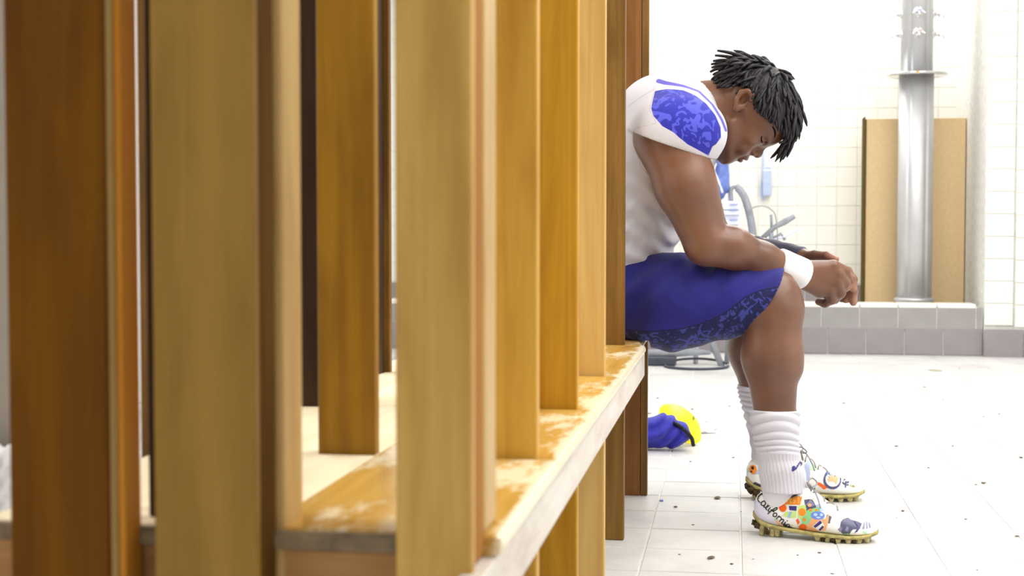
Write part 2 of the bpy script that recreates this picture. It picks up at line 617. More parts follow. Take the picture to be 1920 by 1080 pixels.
# ------------------------------------------------------------------ implicit-surface modelling
class Field:
    """scalar field on a grid; smooth unions of simple solids, turned into one closed mesh"""

    def __init__(s, lo, hi, h):
        s.h = h
        s.lo = np.array(lo, dtype=np.float64)
        s.n = np.ceil((np.array(hi) - s.lo) / h).astype(int) + 1
        s.phi = np.full(tuple(s.n), 0.5, dtype=np.float32)
        s.ax = [(s.lo[i] + h * np.arange(s.n[i])).astype(np.float32) for i in range(3)]

    def sub(s, lo, hi):
        a = np.clip(np.floor((np.array(lo) - s.lo) / s.h).astype(int), 0, s.n)
        b = np.clip(np.ceil((np.array(hi) - s.lo) / s.h).astype(int) + 1, 0, s.n)
        sl = tuple(slice(a[i], b[i]) for i in range(3))
        g = (s.ax[0][sl[0]][:, None, None], s.ax[1][sl[1]][None, :, None], s.ax[2][sl[2]][None, None, :])
        return sl, g

    def put(s, sl, d, k, op='add'):
        p = s.phi[sl]
        if p.size == 0:
            return
        if op == 'add':
            if k > 0:
                h = np.maximum(k - np.abs(p - d), 0) / k
                s.phi[sl] = np.minimum(p, d) - h * h * k * 0.25
            else:
                s.phi[sl] = np.minimum(p, d)
        else:
            if k > 0:
                h = np.maximum(k - np.abs(p + d), 0) / k
                s.phi[sl] = np.maximum(p, -d) + h * h * k * 0.25
            else:
                s.phi[sl] = np.maximum(p, -d)

    def cone(s, a, b, r1, r2, k=0.02, sy=1.0, op='add', inflate=0.0):
        a, b = np.array(a, float), np.array(b, float)
        r1, r2 = r1 + inflate, r2 + inflate
        m = max(r1, r2)
        pad = np.array([m, m * max(1, sy), m]) + k + 3 * s.h
        sl, (x, y, z) = s.sub(np.minimum(a, b) - pad, np.maximum(a, b) + pad)
        yc = (a[1] + b[1]) / 2
        y = yc + (y - yc) / sy
        ab = b - a
        L = max(float(ab @ ab), 1e-12)
        t = np.clip(((x - a[0]) * ab[0] + (y - a[1]) * ab[1] + (z - a[2]) * ab[2]) / L, 0, 1)
        d = np.sqrt((x - a[0] - t * ab[0]) ** 2 + (y - a[1] - t * ab[1]) ** 2 + (z - a[2] - t * ab[2]) ** 2) - (r1 + (r2 - r1) * t)
        s.put(sl, d.astype(np.float32), k, op)

    def ell(s, c, rad, axes=None, k=0.01, op='add'):
        """ellipsoid with radii along three axes (rows of axes)"""
        c = np.array(c, float)
        A = np.eye(3) if axes is None else np.array(axes, float)
        m = max(rad)
        sl, (x, y, z) = s.sub(c - m - k - 3 * s.h, c + m + k + 3 * s.h)
        q = [(x - c[0]) * A[i][0] + (y - c[1]) * A[i][1] + (z - c[2]) * A[i][2] for i in range(3)]
        k0 = np.sqrt(sum((q[i] / rad[i]) ** 2 for i in range(3)))
        k1 = np.sqrt(sum((q[i] / rad[i] ** 2) ** 2 for i in range(3))) + 1e-9
        d = np.where(k0 > 1e-3, k0 * (k0 - 1.0) / k1, -min(rad))
        s.put(sl, d.astype(np.float32), k, op)

    def cut(s, p, nrm, k=0.0, region=None):
        """remove what lies on the positive side of a plane"""
        lo, hi = region if region else (s.lo, s.lo + s.h * s.n)
        sl, (x, y, z) = s.sub(lo, hi)
        n = np.array(nrm, float)
        n /= np.linalg.norm(n)
        d = ((x - p[0]) * n[0] + (y - p[1]) * n[1] + (z - p[2]) * n[2]).astype(np.float32)
        q = s.phi[sl]
        if k > 0:
            h = np.maximum(k - np.abs(q - d), 0) / k
            s.phi[sl] = np.maximum(q, d) + h * h * k * 0.25
        else:
            s.phi[sl] = np.maximum(q, d)

    def mesh(s, name):
        P = s.phi
        ins = P < 0
        c = [ins[a:P.shape[0] - 1 + a, b:P.shape[1] - 1 + b, d:P.shape[2] - 1 + d] for a in (0, 1) for b in (0, 1) for d in (0, 1)]
        anyi, alli = c[0].copy(), c[0].copy()
        for q in c[1:]:
            anyi |= q
            alli &= q
        act = anyi & ~alli
        idx = np.argwhere(act)
        num = np.full(act.shape, -1, dtype=np.int32)
        num[act] = np.arange(len(idx))
        off = [(a, b, d) for a in (0, 1) for b in (0, 1) for d in (0, 1)]
        val = np.stack([P[idx[:, 0] + o[0], idx[:, 1] + o[1], idx[:, 2] + o[2]] for o in off], 1)
        acc = np.zeros((len(idx), 3))
        cntr = np.zeros(len(idx))
        offa = np.array(off, float)
        for i in range(8):
            for j in range(i + 1, 8):
                if np.abs(offa[i] - offa[j]).sum() != 1:
                    continue
                va, vb = val[:, i], val[:, j]
                cr = (va < 0) != (vb < 0)
                t = np.where(cr, va / np.where(cr, va - vb, 1), 0)
                acc += np.where(cr[:, None], offa[i] + t[:, None] * (offa[j] - offa[i]), 0)
                cntr += cr
        V = s.lo + (idx + acc / cntr[:, None]) * s.h
        F = []
        for ax in range(3):
            A = [slice(None)] * 3
            B = [slice(None)] * 3
            A[ax] = slice(0, -1)
            B[ax] = slice(1, None)
            a, b = ins[tuple(A)], ins[tuple(B)]
            e = np.argwhere(a != b)
            u, w = (ax + 1) % 3, (ax + 2) % 3
            e = e[(e[:, u] > 0) & (e[:, w] > 0) & (e[:, u] < P.shape[u] - 1) & (e[:, w] < P.shape[w] - 1)]
            sgn = a[e[:, 0], e[:, 1], e[:, 2]]
            q = []
            for du, dw in ((1, 1), (0, 1), (0, 0), (1, 0)):
                g = e.copy()
                g[:, u] -= du
                g[:, w] -= dw
                q.append(num[g[:, 0], g[:, 1], g[:, 2]])
            q = np.stack(q, 1)
            q[~sgn] = q[~sgn][:, ::-1]
            F.append(q)
        F = np.concatenate(F)
        F = F[(F >= 0).all(1)]
        me = bpy.data.meshes.new(name)
        me.vertices.add(len(V))
        me.vertices.foreach_set('co', V.astype(np.float32).ravel())
        me.loops.add(len(F) * 4)
        me.loops.foreach_set('vertex_index', F.astype(np.int32).ravel())
        me.polygons.add(len(F))
        me.polygons.foreach_set('loop_start', np.arange(0, len(F) * 4, 4, dtype=np.int32))
        me.polygons.foreach_set('use_smooth', np.ones(len(F), dtype=bool))
        me.update(calc_edges=True)
        me.validate()
        return me, V


def attr(me, name, vals):
    a = me.attributes.new(name, 'FLOAT', 'POINT')
    a.data.foreach_set('value', np.asarray(vals, dtype=np.float32))


def seg_dist(px, py, pts):
    """distance of points from a polyline"""
    best = np.full(px.shape, 1e9)
    for (x0, y0), (x1, y1) in zip(pts, pts[1:]):
        dx, dy = x1 - x0, y1 - y0
        t = np.clip(((px - x0) * dx + (py - y0) * dy) / (dx * dx + dy * dy + 1e-12), 0, 1)
        best = np.minimum(best, np.hypot(px - x0 - t * dx, py - y0 - t * dy))
    return best


def poly_sd(px, py, pts):
    """signed distance to a polygon, negative inside"""
    d = seg_dist(px, py, list(pts) + [pts[0]])
    ins = np.zeros(px.shape, bool)
    n = len(pts)
    for i in range(n):
        x0, y0 = pts[i]
        x1, y1 = pts[(i + 1) % n]
        c = ((y0 > py) != (y1 > py)) & (px < (x1 - x0) * (py - y0) / ((y1 - y0) if y1 != y0 else 1e-9) + x0)
        ins ^= c
    return np.where(ins, -d, d)


# side-view sheet of the player: x to the right, y down, one unit = 1/800 m, Y = depth in metres
def SR(r, Y=3.37):
    return r * Y / 2700.0


def sheet(V, Y):
    """side elevation (along the Y axis) of vertices in the drawing units used at depth Y"""
    p0 = W(1375, 429, Y)
    s = (W(1475, 429, Y).x - p0.x) / 100
    return 1375 + (V[:, 0] - p0.x) / s, 429 - (V[:, 2] - p0.z) / s


# ------------------------------------------------------------------ player: body
YM = 3.37
body_lo, body_hi = (-0.46, 2.98, 0.02), (0.36, 3.80, 1.14)
B = Field(body_lo, body_hi, 0.0032)


def bc(F, a, b, r1, r2, k=0.02, sy=1.0, inf=0.0, op='add'):
    F.cone(W(*a), W(*b), SR(r1, a[2]), SR(r2, b[2]), k, sy, op, inf)


TORSO = [((1165, 548, YM), (1168, 450, YM), 86, 80, 1.35), ((1168, 450, YM), (1228, 300, YM), 80, 88, 1.4),
         ((1228, 300, YM), (1243, 232, YM), 88, 82, 1.45), ((1250, 225, YM), (1325, 205, YM), 62, 48, 1.15)]
for a, b, r1, r2, sy in TORSO:
    bc(B, a, b, r1, r2, 0.03, sy)
# near arm
NEAR_SH = [((1262, 228, 3.30), (1256, 254, 3.20), 66, 64)]
for a, b, r1, r2 in NEAR_SH:
    bc(B, a, b, r1, r2, 0.03)
bc(B, (1256, 256, 3.195), (1284, 352, 3.172), 64, 53, 0.02)
bc(B, (1284, 352, 3.172), (1322, 452, 3.168), 53, 41, 0.02)
bc(B, (1300, 330, 3.18), (1325, 400, 3.18), 34, 26, 0.03)
bc(B, (1326, 460, 3.168), (1372, 464, 3.185), 40, 37, 0.015)
bc(B, (1372, 464, 3.185), (1430, 486, 3.22), 37, 30, 0.02)
bc(B, (1430, 486, 3.22), (1490, 510, 3.262), 30, 24, 0.02)
# far arm
bc(B, (1262, 236, 3.44), (1262, 262, 3.53), 60, 60, 0.03)
bc(B, (1262, 262, 3.53), (1330, 452, 3.56), 56, 40, 0.02)
bc(B, (1330, 456, 3.56), (1380, 462, 3.53), 38, 30, 0.02)
bc(B, (1380, 462, 3.53), (1505, 486, 3.41), 30, 19, 0.02)
# near leg
bc(B, (1190, 560, 3.285), (1436, 562, 3.215), 72, 47, 0.03)
bc(B, (1446, 566, 3.21), (1452, 580, 3.208), 49, 49, 0.02)
bc(B, (1466, 548, 3.208), (1474, 572, 3.208), 30, 27, 0.02)
bc(B, (1449, 590, 3.208), (1446, 668, 3.205), 48, 51, 0.03)
bc(B, (1446, 668, 3.205), (1453, 770, 3.203), 51, 39, 0.03)
bc(B, (1453, 772, 3.203), (1466, 888, 3.202), 38, 25, 0.005)
bc(B, (1470, 560, 3.21), (1485, 690, 3.203), 20, 14, 0.03)
bc(B, (1462, 940, 3.208), (1590, 983, 3.168), 19, 10, 0.01)
bc(B, (1464, 888, 3.203), (1462, 942, 3.208), 22, 18, 0.005)
# far leg
bc(B, (1190, 556, 3.46), (1424, 556, 3.62), 70, 46, 0.03)
bc(B, (1424, 560, 3.635), (1414, 655, 3.64), 44, 45, 0.03)
bc(B, (1414, 655, 3.64), (1423, 722, 3.64), 45, 36, 0.03)
bc(B, (1422, 722, 3.64), (1440, 850, 3.64), 32, 22, 0.005)
bc(B, (1440, 850, 3.64), (1440, 885, 3.64), 20, 16, 0.005)
bc(B, (1440, 885, 3.642), (1550, 916, 3.652), 15, 9, 0.01)

# ---- near (right) hand: back of the hand to the side, fingers curling away and down
def fing(pts, rs, k=0.004):
    for (a, b), (r1, r2) in zip(zip(pts, pts[1:]), zip(rs, rs[1:])):
        bc(B, a, b, r1, r2, k)


for top, kn, r in (((1498, 503), (1563, 499), 11.5), ((1500, 509), (1571, 512), 11.5), ((1498, 516), (1569, 528), 11), ((1497, 521), (1556, 544), 10.5)):
    bc(B, (*top, 3.268), (*kn, 3.290), 15, r, 0.010)
bc(B, (1502, 512, 3.274), (1556, 520, 3.300), 17, 17, 0.012)
bc(B, (1500, 523, 3.27), (1536, 545, 3.294), 14, 14, 0.014)
fing([(1563, 499, 3.288), (1585, 508, 3.302), (1592, 527, 3.322), (1586, 541, 3.338)], [11.5, 9.5, 8.5, 7])
fing([(1571, 513, 3.288), (1584, 531, 3.304), (1577, 546, 3.328), (1565, 545, 3.345)], [11.5, 9.8, 8.8, 7.5])
fing([(1569, 529, 3.288), (1576, 549, 3.302), (1565, 561, 3.324), (1552, 558, 3.340)], [11.2, 9.8, 8.8, 7.5])
fing([(1556, 545, 3.288), (1560, 562, 3.298), (1547, 569, 3.316), (1535, 566, 3.326)], [10.6, 9, 8, 6.8])
fing([(1515, 505, 3.305), (1540, 503, 3.325), (1558, 508, 3.34)], [11, 9, 7])
# ---- far (left) hand wrapped over the other
bc(B, (1500, 487, 3.412), (1555, 505, 3.378), 17, 15, 0.015)
bc(B, (1500, 495, 3.412), (1550, 520, 3.382), 17, 15, 0.015)
fing([(1508, 484, 3.405), (1528, 479, 3.375), (1550, 480, 3.335), (1567, 486, 3.315)], [13, 10, 8.5, 6.5])
fing([(1558, 503, 3.375), (1588, 508, 3.362), (1600, 524, 3.350), (1600, 542, 3.342)], [11.5, 9, 8, 6.5])
fing([(1560, 512, 3.378), (1590, 522, 3.372), (1600, 546, 3.366), (1600, 567, 3.362)], [11.5, 9.5, 8.5, 7])
fing([(1556, 522, 3.38), (1584, 535, 3.378), (1592, 553, 3.374), (1586, 562, 3.37)], [11, 9, 8, 7])
fing([(1552, 530, 3.38), (1575, 546, 3.38), (1578, 560, 3.375)], [10, 8.5, 7])

# ---- head, drawn in its own axes: a up the head from the chin, b out of the face, c across
HY = 3.36


def H(a, b, c=0.0):
    return W(1351 + 0.894 * a + 0.447 * b, 304 - 0.447 * a + 0.894 * b, HY + SR(c, HY))


hu = (H(100, 0) - H(0, 0)).normalized()
hf = (H(0, 100) - H(0, 0)).normalized()
hc = hu.cross(hf)
if hc.y < 0:
    hc = -hc
AX = (tuple(hu), tuple(hf), tuple(hc))


def he(a, b, c, ra, rb, rc, k=8, op='add', tilt=0.0, F=None):
    A = AX
    if tilt:
        ct, st = math.cos(tilt), math.sin(tilt)
        A = (tuple(hu * ct + hf * st), tuple(hf * ct - hu * st), tuple(hc))
    (F or B).ell(H(a, b, c), (SR(ra, HY), SR(rb, HY), SR(rc, HY)), A, SR(k, HY), op)


def hcone(p, q, r1, r2, k=6, op='add', F=None):
    (F or B).cone(H(*p), H(*q), SR(r1, HY), SR(r2, HY), SR(k, HY), 1.0, op)


bc(B, (1318, 208, YM), (1368, 198, HY), 50, 47, 0.03, 1.05)
he(106, -66, 0, 68, 80, 61, 10)                 # cranium
he(112, -30, 0, 42, 40, 53, 14)                 # forehead
he(62, -28, 0, 52, 36, 48, 16)                  # cheeks and jaw
he(28, -14, 0, 30, 25, 33, 12)                  # lower face
hcone((12, -4, -9), (12, -4, 9), 12, 12, 10)     # chin
for sg in (-1, 1):
    hcone((20, -8, 22 * sg), (48, -56, 43 * sg), 14, 14, 14)      # jaw edge
    he(70, -12, 32 * sg, 15, 14, 17, 10)                          # cheek bone
    he(50, -6, 26 * sg, 16, 15, 16, 10)                           # cheek
    he(89, -4, 25 * sg, 8.5, 10, 13, 5, 'cut')                     # eye socket
    he(87, -5, 25 * sg, 8.5, 9, 12, 4)                            # eyeball and lid
    hcone((103, 2, 8 * sg), (104, -5, 34 * sg), 6.5, 6, 7)         # brow
    he(63, 11, 9.5 * sg, 6.5, 7, 7.5, 4)                          # nose wing
hcone((93, 2, 0), (72, 15, 0), 5.5, 8.0, 6)                       # nose bridge
he(69, 16.5, 0, 8.5, 8.5, 9, 4)                                   # nose tip
hcone((46, 8, -12), (46, 8, 12), 9, 9, 6)                          # mouth mound
he(46, 13.5, 0, 5.0, 6.5, 17, 3)                                  # upper lip
he(35.5, 12, 0, 5.4, 6.5, 15, 3)                                  # lower lip
he(40.8, 19.5, 0, 1.4, 6.5, 17, 1.5, 'cut')                        # mouth line
for sg in (-1, 1):
    # ear: rim, lobe, bowl
    ea = [(72, -78), (80, -92), (94, -101), (106, -97), (110, -86), (104, -79)]
    for p, q in zip(ea, ea[1:]):
        hcone((p[0], p[1], 65 * sg), (q[0], q[1], 67 * sg), 4.4, 4.4, 2)
    hcone((70, -76, 61 * sg), (84, -74, 58 * sg), 6, 5, 5)
    he(90, -86, 60 * sg, 19, 12, 6, 4, tilt=-0.3)
    he(92, -86, 71 * sg, 12, 7.5, 15, 1.5, 'cut', tilt=-0.3)
    hcone((86, -74, 60 * sg), (80, -75, 62 * sg), 4, 4, 3)

bme, BV = B.mesh('body')
del B.phi
# lips and mouth tint
lipc = np.array(H(41, 16, 0))
q = BV - lipc
la, lb_, lc = q @ np.array(hu), q @ np.array(hf), q @ np.array(hc)
ld = np.sqrt((la / SR(11.5, HY)) ** 2 + (lb_ / SR(11, HY)) ** 2 + (lc / SR(20, HY)) ** 2)
attr(bme, 'lip', np.clip((1.15 - ld) / 0.3, 0, 1))
# paler finger ends and palms
tips = [W(1599, 563, 3.358), W(1595, 541, 3.335), W(1566, 486, 3.315), W(1537, 565, 3.33)]
td = np.min(np.stack([np.linalg.norm(BV - np.array(t), axis=1) for t in tips]), 0)
attr(bme, 'tip', np.clip(1.0 - td / 0.028, 0, 1))


def skin_mat():
    m = Mat('brown_skin', 0.36, 0.5)
    n = m.n('ShaderNodeTexNoise', i_Scale=9.0, i_Detail=4.0)
    m.l(m.coords(), n.inputs['Vector'])
    c = m.ramp(n.outputs[0], [(0.3, lin((96, 64, 50))), (0.5, lin((114, 76, 57))), (0.72, lin((128, 86, 61)))])
    a = m.n('ShaderNodeAttribute', attribute_name='lip')
    f = m.n('ShaderNodeMath', operation='MULTIPLY', i_1=0.7)
    m.l(a.outputs['Fac'], f.inputs[0])
    c = m.mix(f.outputs[0], c, lin((104, 62, 66)))
    a = m.n('ShaderNodeAttribute', attribute_name='tip')
    f = m.n('ShaderNodeMath', operation='MULTIPLY', i_1=0.8)
    m.l(a.outputs['Fac'], f.inputs[0])
    c = m.mix(f.outputs[0], c, lin((190, 140, 118)))
    m.base(c)
    n2 = m.n('ShaderNodeTexNoise', i_Scale=420.0, i_Detail=2.0)
    m.l(m.coords(), n2.inputs['Vector'])
    m.bump(n2.outputs[0], 0.12, 0.0006)
    return m.m


M['skin'] = skin_mat()
person = thing('person', 'seated player in white and blue uniform, head bowed, hands clasped over knees', 'person', (-0.25, YM, SH))
link('body', bme, M['skin'], person)

# ------------------------------------------------------------------ player: jersey
SHEET_Y = 3.2


def fabric(name, col, rough=0.75, wave=0.15):
    m = Mat(name, rough, 0.25)
    n = m.n('ShaderNodeTexNoise', i_Scale=26.0, i_Detail=4.0, i_Distortion=0.8)
    m.l(m.coords(), n.inputs['Vector'])
    m.base(m.ramp(n.outputs[0], [(0.3, tuple(c * (1 - wave) for c in col)), (0.7, col)]))
    w = m.n('ShaderNodeTexNoise', i_Scale=900.0)
    m.l(m.coords(), w.inputs['Vector'])
    m.bump(w.outputs[0], 0.15, 0.0006)
    m.b.inputs['Sheen Weight'].default_value = 0.15
    return m


def leaf_print(m, dark, light, scale=34.0):
    """overlapping cut-out leaf shapes, printed on cloth"""
    n = m.n('ShaderNodeTexNoise', i_Scale=scale, i_Detail=1.0, i_Distortion=1.6)
    m.l(m.coords((1.0, 1.0, 0.8)), n.inputs['Vector'])
    g = m.n('ShaderNodeMapRange', i_1=0.535, i_2=0.55, i_3=0.0, i_4=1.0)
    m.l(n.outputs[0], g.inputs[0])
    return m.mix(g.outputs[0], dark, light)


def edge_mask(m, name, lo, hi):
    a = m.n('ShaderNodeAttribute', attribute_name=name)
    g = m.n('ShaderNodeMapRange', i_1=lo, i_2=hi, i_3=1.0, i_4=0.0)
    m.l(a.outputs['Fac'], g.inputs[0])
    return g.outputs[0]


def jersey_mat():
    m = fabric('white_jersey_cloth', lin((208, 205, 213)), 0.7, 0.03)
    c = lin((208, 205, 213))
    seam = edge_mask(m, 'seam', 0.7, 1.3)
    c = m.mix(seam, c, lin((186, 182, 190)))
    pan = leaf_print(m, lin((40, 42, 164)), lin((78, 84, 206)), 38.0)
    c = m.mix(edge_mask(m, 'panel', -0.4, 0.4), c, pan)
    c = m.mix(edge_mask(m, 'stripe', -0.3, 0.3), c, lin((92, 84, 186)))
    m.base(c)
    return m.m


J = Field((-0.46, 3.02, 0.42), (0.05, 3.74, 1.12), 0.0034)
for (a, b, r1, r2, sy), inf in zip(TORSO, (0.016, 0.015, 0.014, 0.012)):
    if a[0] == 1250:
        b = (1312, 207, YM)
    bc(J, a, b, r1, r2, 0.03, sy, inf)
bc(J, (1282, 232, YM), (1272, 300, YM), 58, 56, 0.03, 1.45, 0.006)
bc(J, (1296, 226, YM), (1303, 262, YM), 47, 46, 0.03, 1.2, 0.006)
K = Field((-0.46, 3.02, 0.42), (0.05, 3.74, 1.12), 0.0034)
bc(K, (1258, 226, 3.31), (1256, 258, 3.20), 66, 66, 0.03, 1.0, 0.016)
bc(K, (1270, 226, 3.30), (1296, 250, 3.205), 62, 58, 0.03, 1.0, 0.011)
bc(K, (1262, 236, 3.44), (1264, 262, 3.53), 66, 64, 0.03, 1.0, 0.012)
# sleeve hem, then the hollow the arm comes out of
h0, h1 = W(1190, 246, SHEET_Y), W(1328, 294, SHEET_Y)
hd = (h1 - h0).normalized()
K.cut(h0, (hd.z, 0.10, -hd.x) if hd.x > 0 else (-hd.z, 0.10, hd.x))
bc(K, (1262, 268, 3.53), (1330, 452, 3.56), 58, 40, 0.0, 1.0, 0.006, 'cut')
hh = np.maximum(0.012 - np.abs(J.phi - K.phi), 0) / 0.012
J.phi = np.minimum(J.phi, K.phi) - hh * hh * 0.012 * 0.25
del K, hh
# cloth folds
gx, gy, gz = J.ax[0][:, None, None], J.ax[1][None, :, None], J.ax[2][None, None, :]
low = np.clip((0.88 - gz) / 0.25, 0, 1) * (1 + 0 * gx)
ph = (gz * 1.0 + gx * 0.45) / 0.052 * 2 * math.pi + 2.2 * np.sin(gx * 26 + gy * 9) + 1.1 * np.sin(gy * 31 + 1.0)
J.phi += (0.0048 * low * np.sin(ph) + 0.0012 * low * np.sin((gx - gz * 0.6) / 0.03 * 2 * math.pi + 2 * np.sin(gz * 22)) * np.sin(gz * 14 + gx * 8)).astype(np.float32)
# neck opening and lower hem
J.cone(W(1312, 200, YM), W(1372, 190, YM), SR(50), SR(52), 0.0, 1.05, 'cut', 0.004)
J.cut(W(1300, 497, YM), (0.10, 0, -1))
jme, JV = J.mesh('jersey')
del J
sx, sy_ = sheet(JV, SHEET_Y)
PANEL = [(1224, 164), (1247, 161), (1278, 164), (1301, 175), (1323, 193), (1340, 215), (1350, 238), (1351, 257), (1342, 270),
         (1335, 275), (1328, 292), (1319, 287), (1290, 272), (1275, 260), (1264, 250), (1243, 238), (1226, 218), (1221, 203)]
attr(jme, 'panel', poly_sd(sx, sy_, PANEL))
STR = [(1229, 141), (1242, 146), (1278, 154), (1308, 165), (1334, 193), (1352, 223), (1360, 243)]
attr(jme, 'stripe', seg_dist(sx, sy_, STR) - 2.4 - 2.5 * np.clip((1290 - sx) / 60, 0, 1))
sm = np.minimum(seg_dist(sx, sy_, [(1222, 140), (1222, 165), (1218, 205), (1232, 232), (1190, 240), (1184, 262), (1200, 310), (1230, 345)]),
                seg_dist(sx, sy_, [(1172, 190), (1200, 172), (1222, 160)]))
attr(jme, 'seam', sm)
M['jersey'] = jersey_mat()
link('jersey', jme, M['jersey'], person)

# ------------------------------------------------------------------ player: shorts
S = Field((-0.46, 2.98, 0.36), (0.16, 3.80, 0.70), 0.0034)
bc(S, (1160, 548, YM), (1175, 530, YM), 92, 84, 0.03, 1.4)
bc(S, (1180, 560, 3.29), (1262, 566, 3.265), 86, 88, 0.03)
bc(S, (1262, 566, 3.265), (1460, 561, 3.212), 88, 59, 0.03)
bc(S, (1180, 556, 3.45), (1260, 558, 3.50), 80, 78, 0.03)
bc(S, (1260, 558, 3.50), (1446, 558, 3.635), 78, 48, 0.03)
S.cut(W(1434, 565, 3.21), (0.86, 0.12, -0.5), 0, ((-.46, 2.9, .3), (.2, 3.42, .72)))
S.cut(W(1425, 565, 3.63), (0.86, -0.12, -0.5), 0, ((-.46, 3.42, .3), (.2, 3.9, .72)))
gx, gy, gz = S.ax[0][:, None, None], S.ax[1][None, :, None], S.ax[2][None, None, :]
S.phi += (0.0022 * np.sin((gx * 0.8 - gz * 0.5) / 0.052 * 2 * math.pi + 2.4 * np.sin(gz * 21 + gy * 5) + np.sin(gx * 17))
          * (0.4 + 0.6 * np.sin(gx * 13 + gz * 9) ** 2)).astype(np.float32)
sl, g = S.sub((-.46, 2.9, .3), (-0.19, 3.9, SH + 0.02))
S.phi[sl] = np.maximum(S.phi[sl], SH + 0.001 - g[2])
sme, SV = S.mesh('shorts')
del S
sx, sy_ = sheet(SV, SHEET_Y)
CUR = [(1150, 627), (1174, 625), (1225, 626), (1270, 621), (1305, 613), (1334, 602), (1360, 588), (1383, 570), (1400, 556), (1425, 545), (1470, 535)]
xs_, ys_ = np.array([p[0] for p in CUR]), np.array([p[1] for p in CUR])
attr(sme, 'side', np.interp(sx, xs_, ys_) - sy_)
hl0, hl1 = (1463, 514), (1406, 616)
nx_, ny_ = 100 / 115.1, 57 / 115.1
attr(sme, 'hem', -((sx - hl0[0]) * nx_ + (sy_ - hl0[1]) * ny_))


def shorts_mat():
    m = fabric('royal_blue_cloth', lin((40, 40, 138)), 0.7, 0.12)
    c = lin((42, 42, 146))
    n = m.n('ShaderNodeTexNoise', i_Scale=14.0, i_Detail=6.0)
    m.l(m.coords(), n.inputs['Vector'])
    c = m.ramp(n.outputs[0], [(0.3, lin((26, 25, 104))), (0.7, lin((38, 37, 134)))])
    pr = leaf_print(m, lin((26, 28, 80)), lin((58, 66, 146)), 52.0)
    c = m.mix(edge_mask(m, 'side', -0.4, 0.4), c, pr)
    a = m.n('ShaderNodeAttribute', attribute_name='side')
    b = m.n('ShaderNodeMath', operation='ABSOLUTE')
    m.l(a.outputs['Fac'], b.inputs[0])
    g = m.n('ShaderNodeMapRange', i_1=1.2, i_2=2.0, i_3=1.0, i_4=0.0)
    m.l(b.outputs[0], g.inputs[0])
    c = m.mix(g.outputs[0], c, lin((22, 22, 74)))
    m.base(c)
    return m.m


M['shorts'] = shorts_mat()
link('shorts', sme, M['shorts'], person)

# ------------------------------------------------------------------ player: hair
M['hair'] = plain('black_hair', lin((30, 28, 33)), 0.55, 0.4, var=0.4, vs=220, bump=0.6)
HLB = [(-180, 52), (-138, 70), (-118, 84), (-100, 100), (-87, 110), (-76, 106), (-62, 100), (-48, 106), (-31, 116), (-12, 122), (5, 127), (60, 130)]
CA, CB = 106.0, -66.0
hfield = Field(np.array(H(106, -66)) - 0.125, np.array(H(106, -66)) + 0.125, 0.0028)
hfield.ell(H(CA, CB), (SR(76, HY), SR(87, HY), SR(68, HY)), AX, 0.0)
gx, gy, gz = hfield.ax[0][:, None, None], hfield.ax[1][None, :, None], hfield.ax[2][None, None, :]
h00 = H(0, 0)
qa = ((gx - h00.x) * hu.x + (gy - h00.y) * hu.y + (gz - h00.z) * hu.z) / SR(1, HY)
qb = ((gx - h00.x) * hf.x + (gy - h00.y) * hf.y + (gz - h00.z) * hf.z) / SR(1, HY)
line = np.interp(qb.ravel(), [p[0] for p in HLB], [p[1] for p in HLB]).reshape(qb.shape)
wob = 4.0 * np.sin(gx * 310) * np.sin(gz * 290 + 1) + 3 * np.sin(gy * 260 + gx * 120)
hfield.phi = np.maximum(hfield.phi, ((line + wob - qa) * SR(1, HY))).astype(np.float32)
hfield.phi += (0.0016 * np.sin(gx * 420 + 3 * np.sin(gz * 130)) * np.sin(gy * 400) * np.sin(gz * 380 + 2 * np.sin(gx * 160))).astype(np.float32)
cme, _ = hfield.mesh('hair_base')
del hfield
hair = link('hair', cme, M['hair'], person)
rh = random.Random(11)
bm = bmesh.new()
crown = (166.0, -104.0, 0.0)
RA, RB, RC = 72.0, 83.0, 64.0
made = 0
tries = 0
gl = (-0.447, 0.894, 0.0)      # downwards in the head's axes
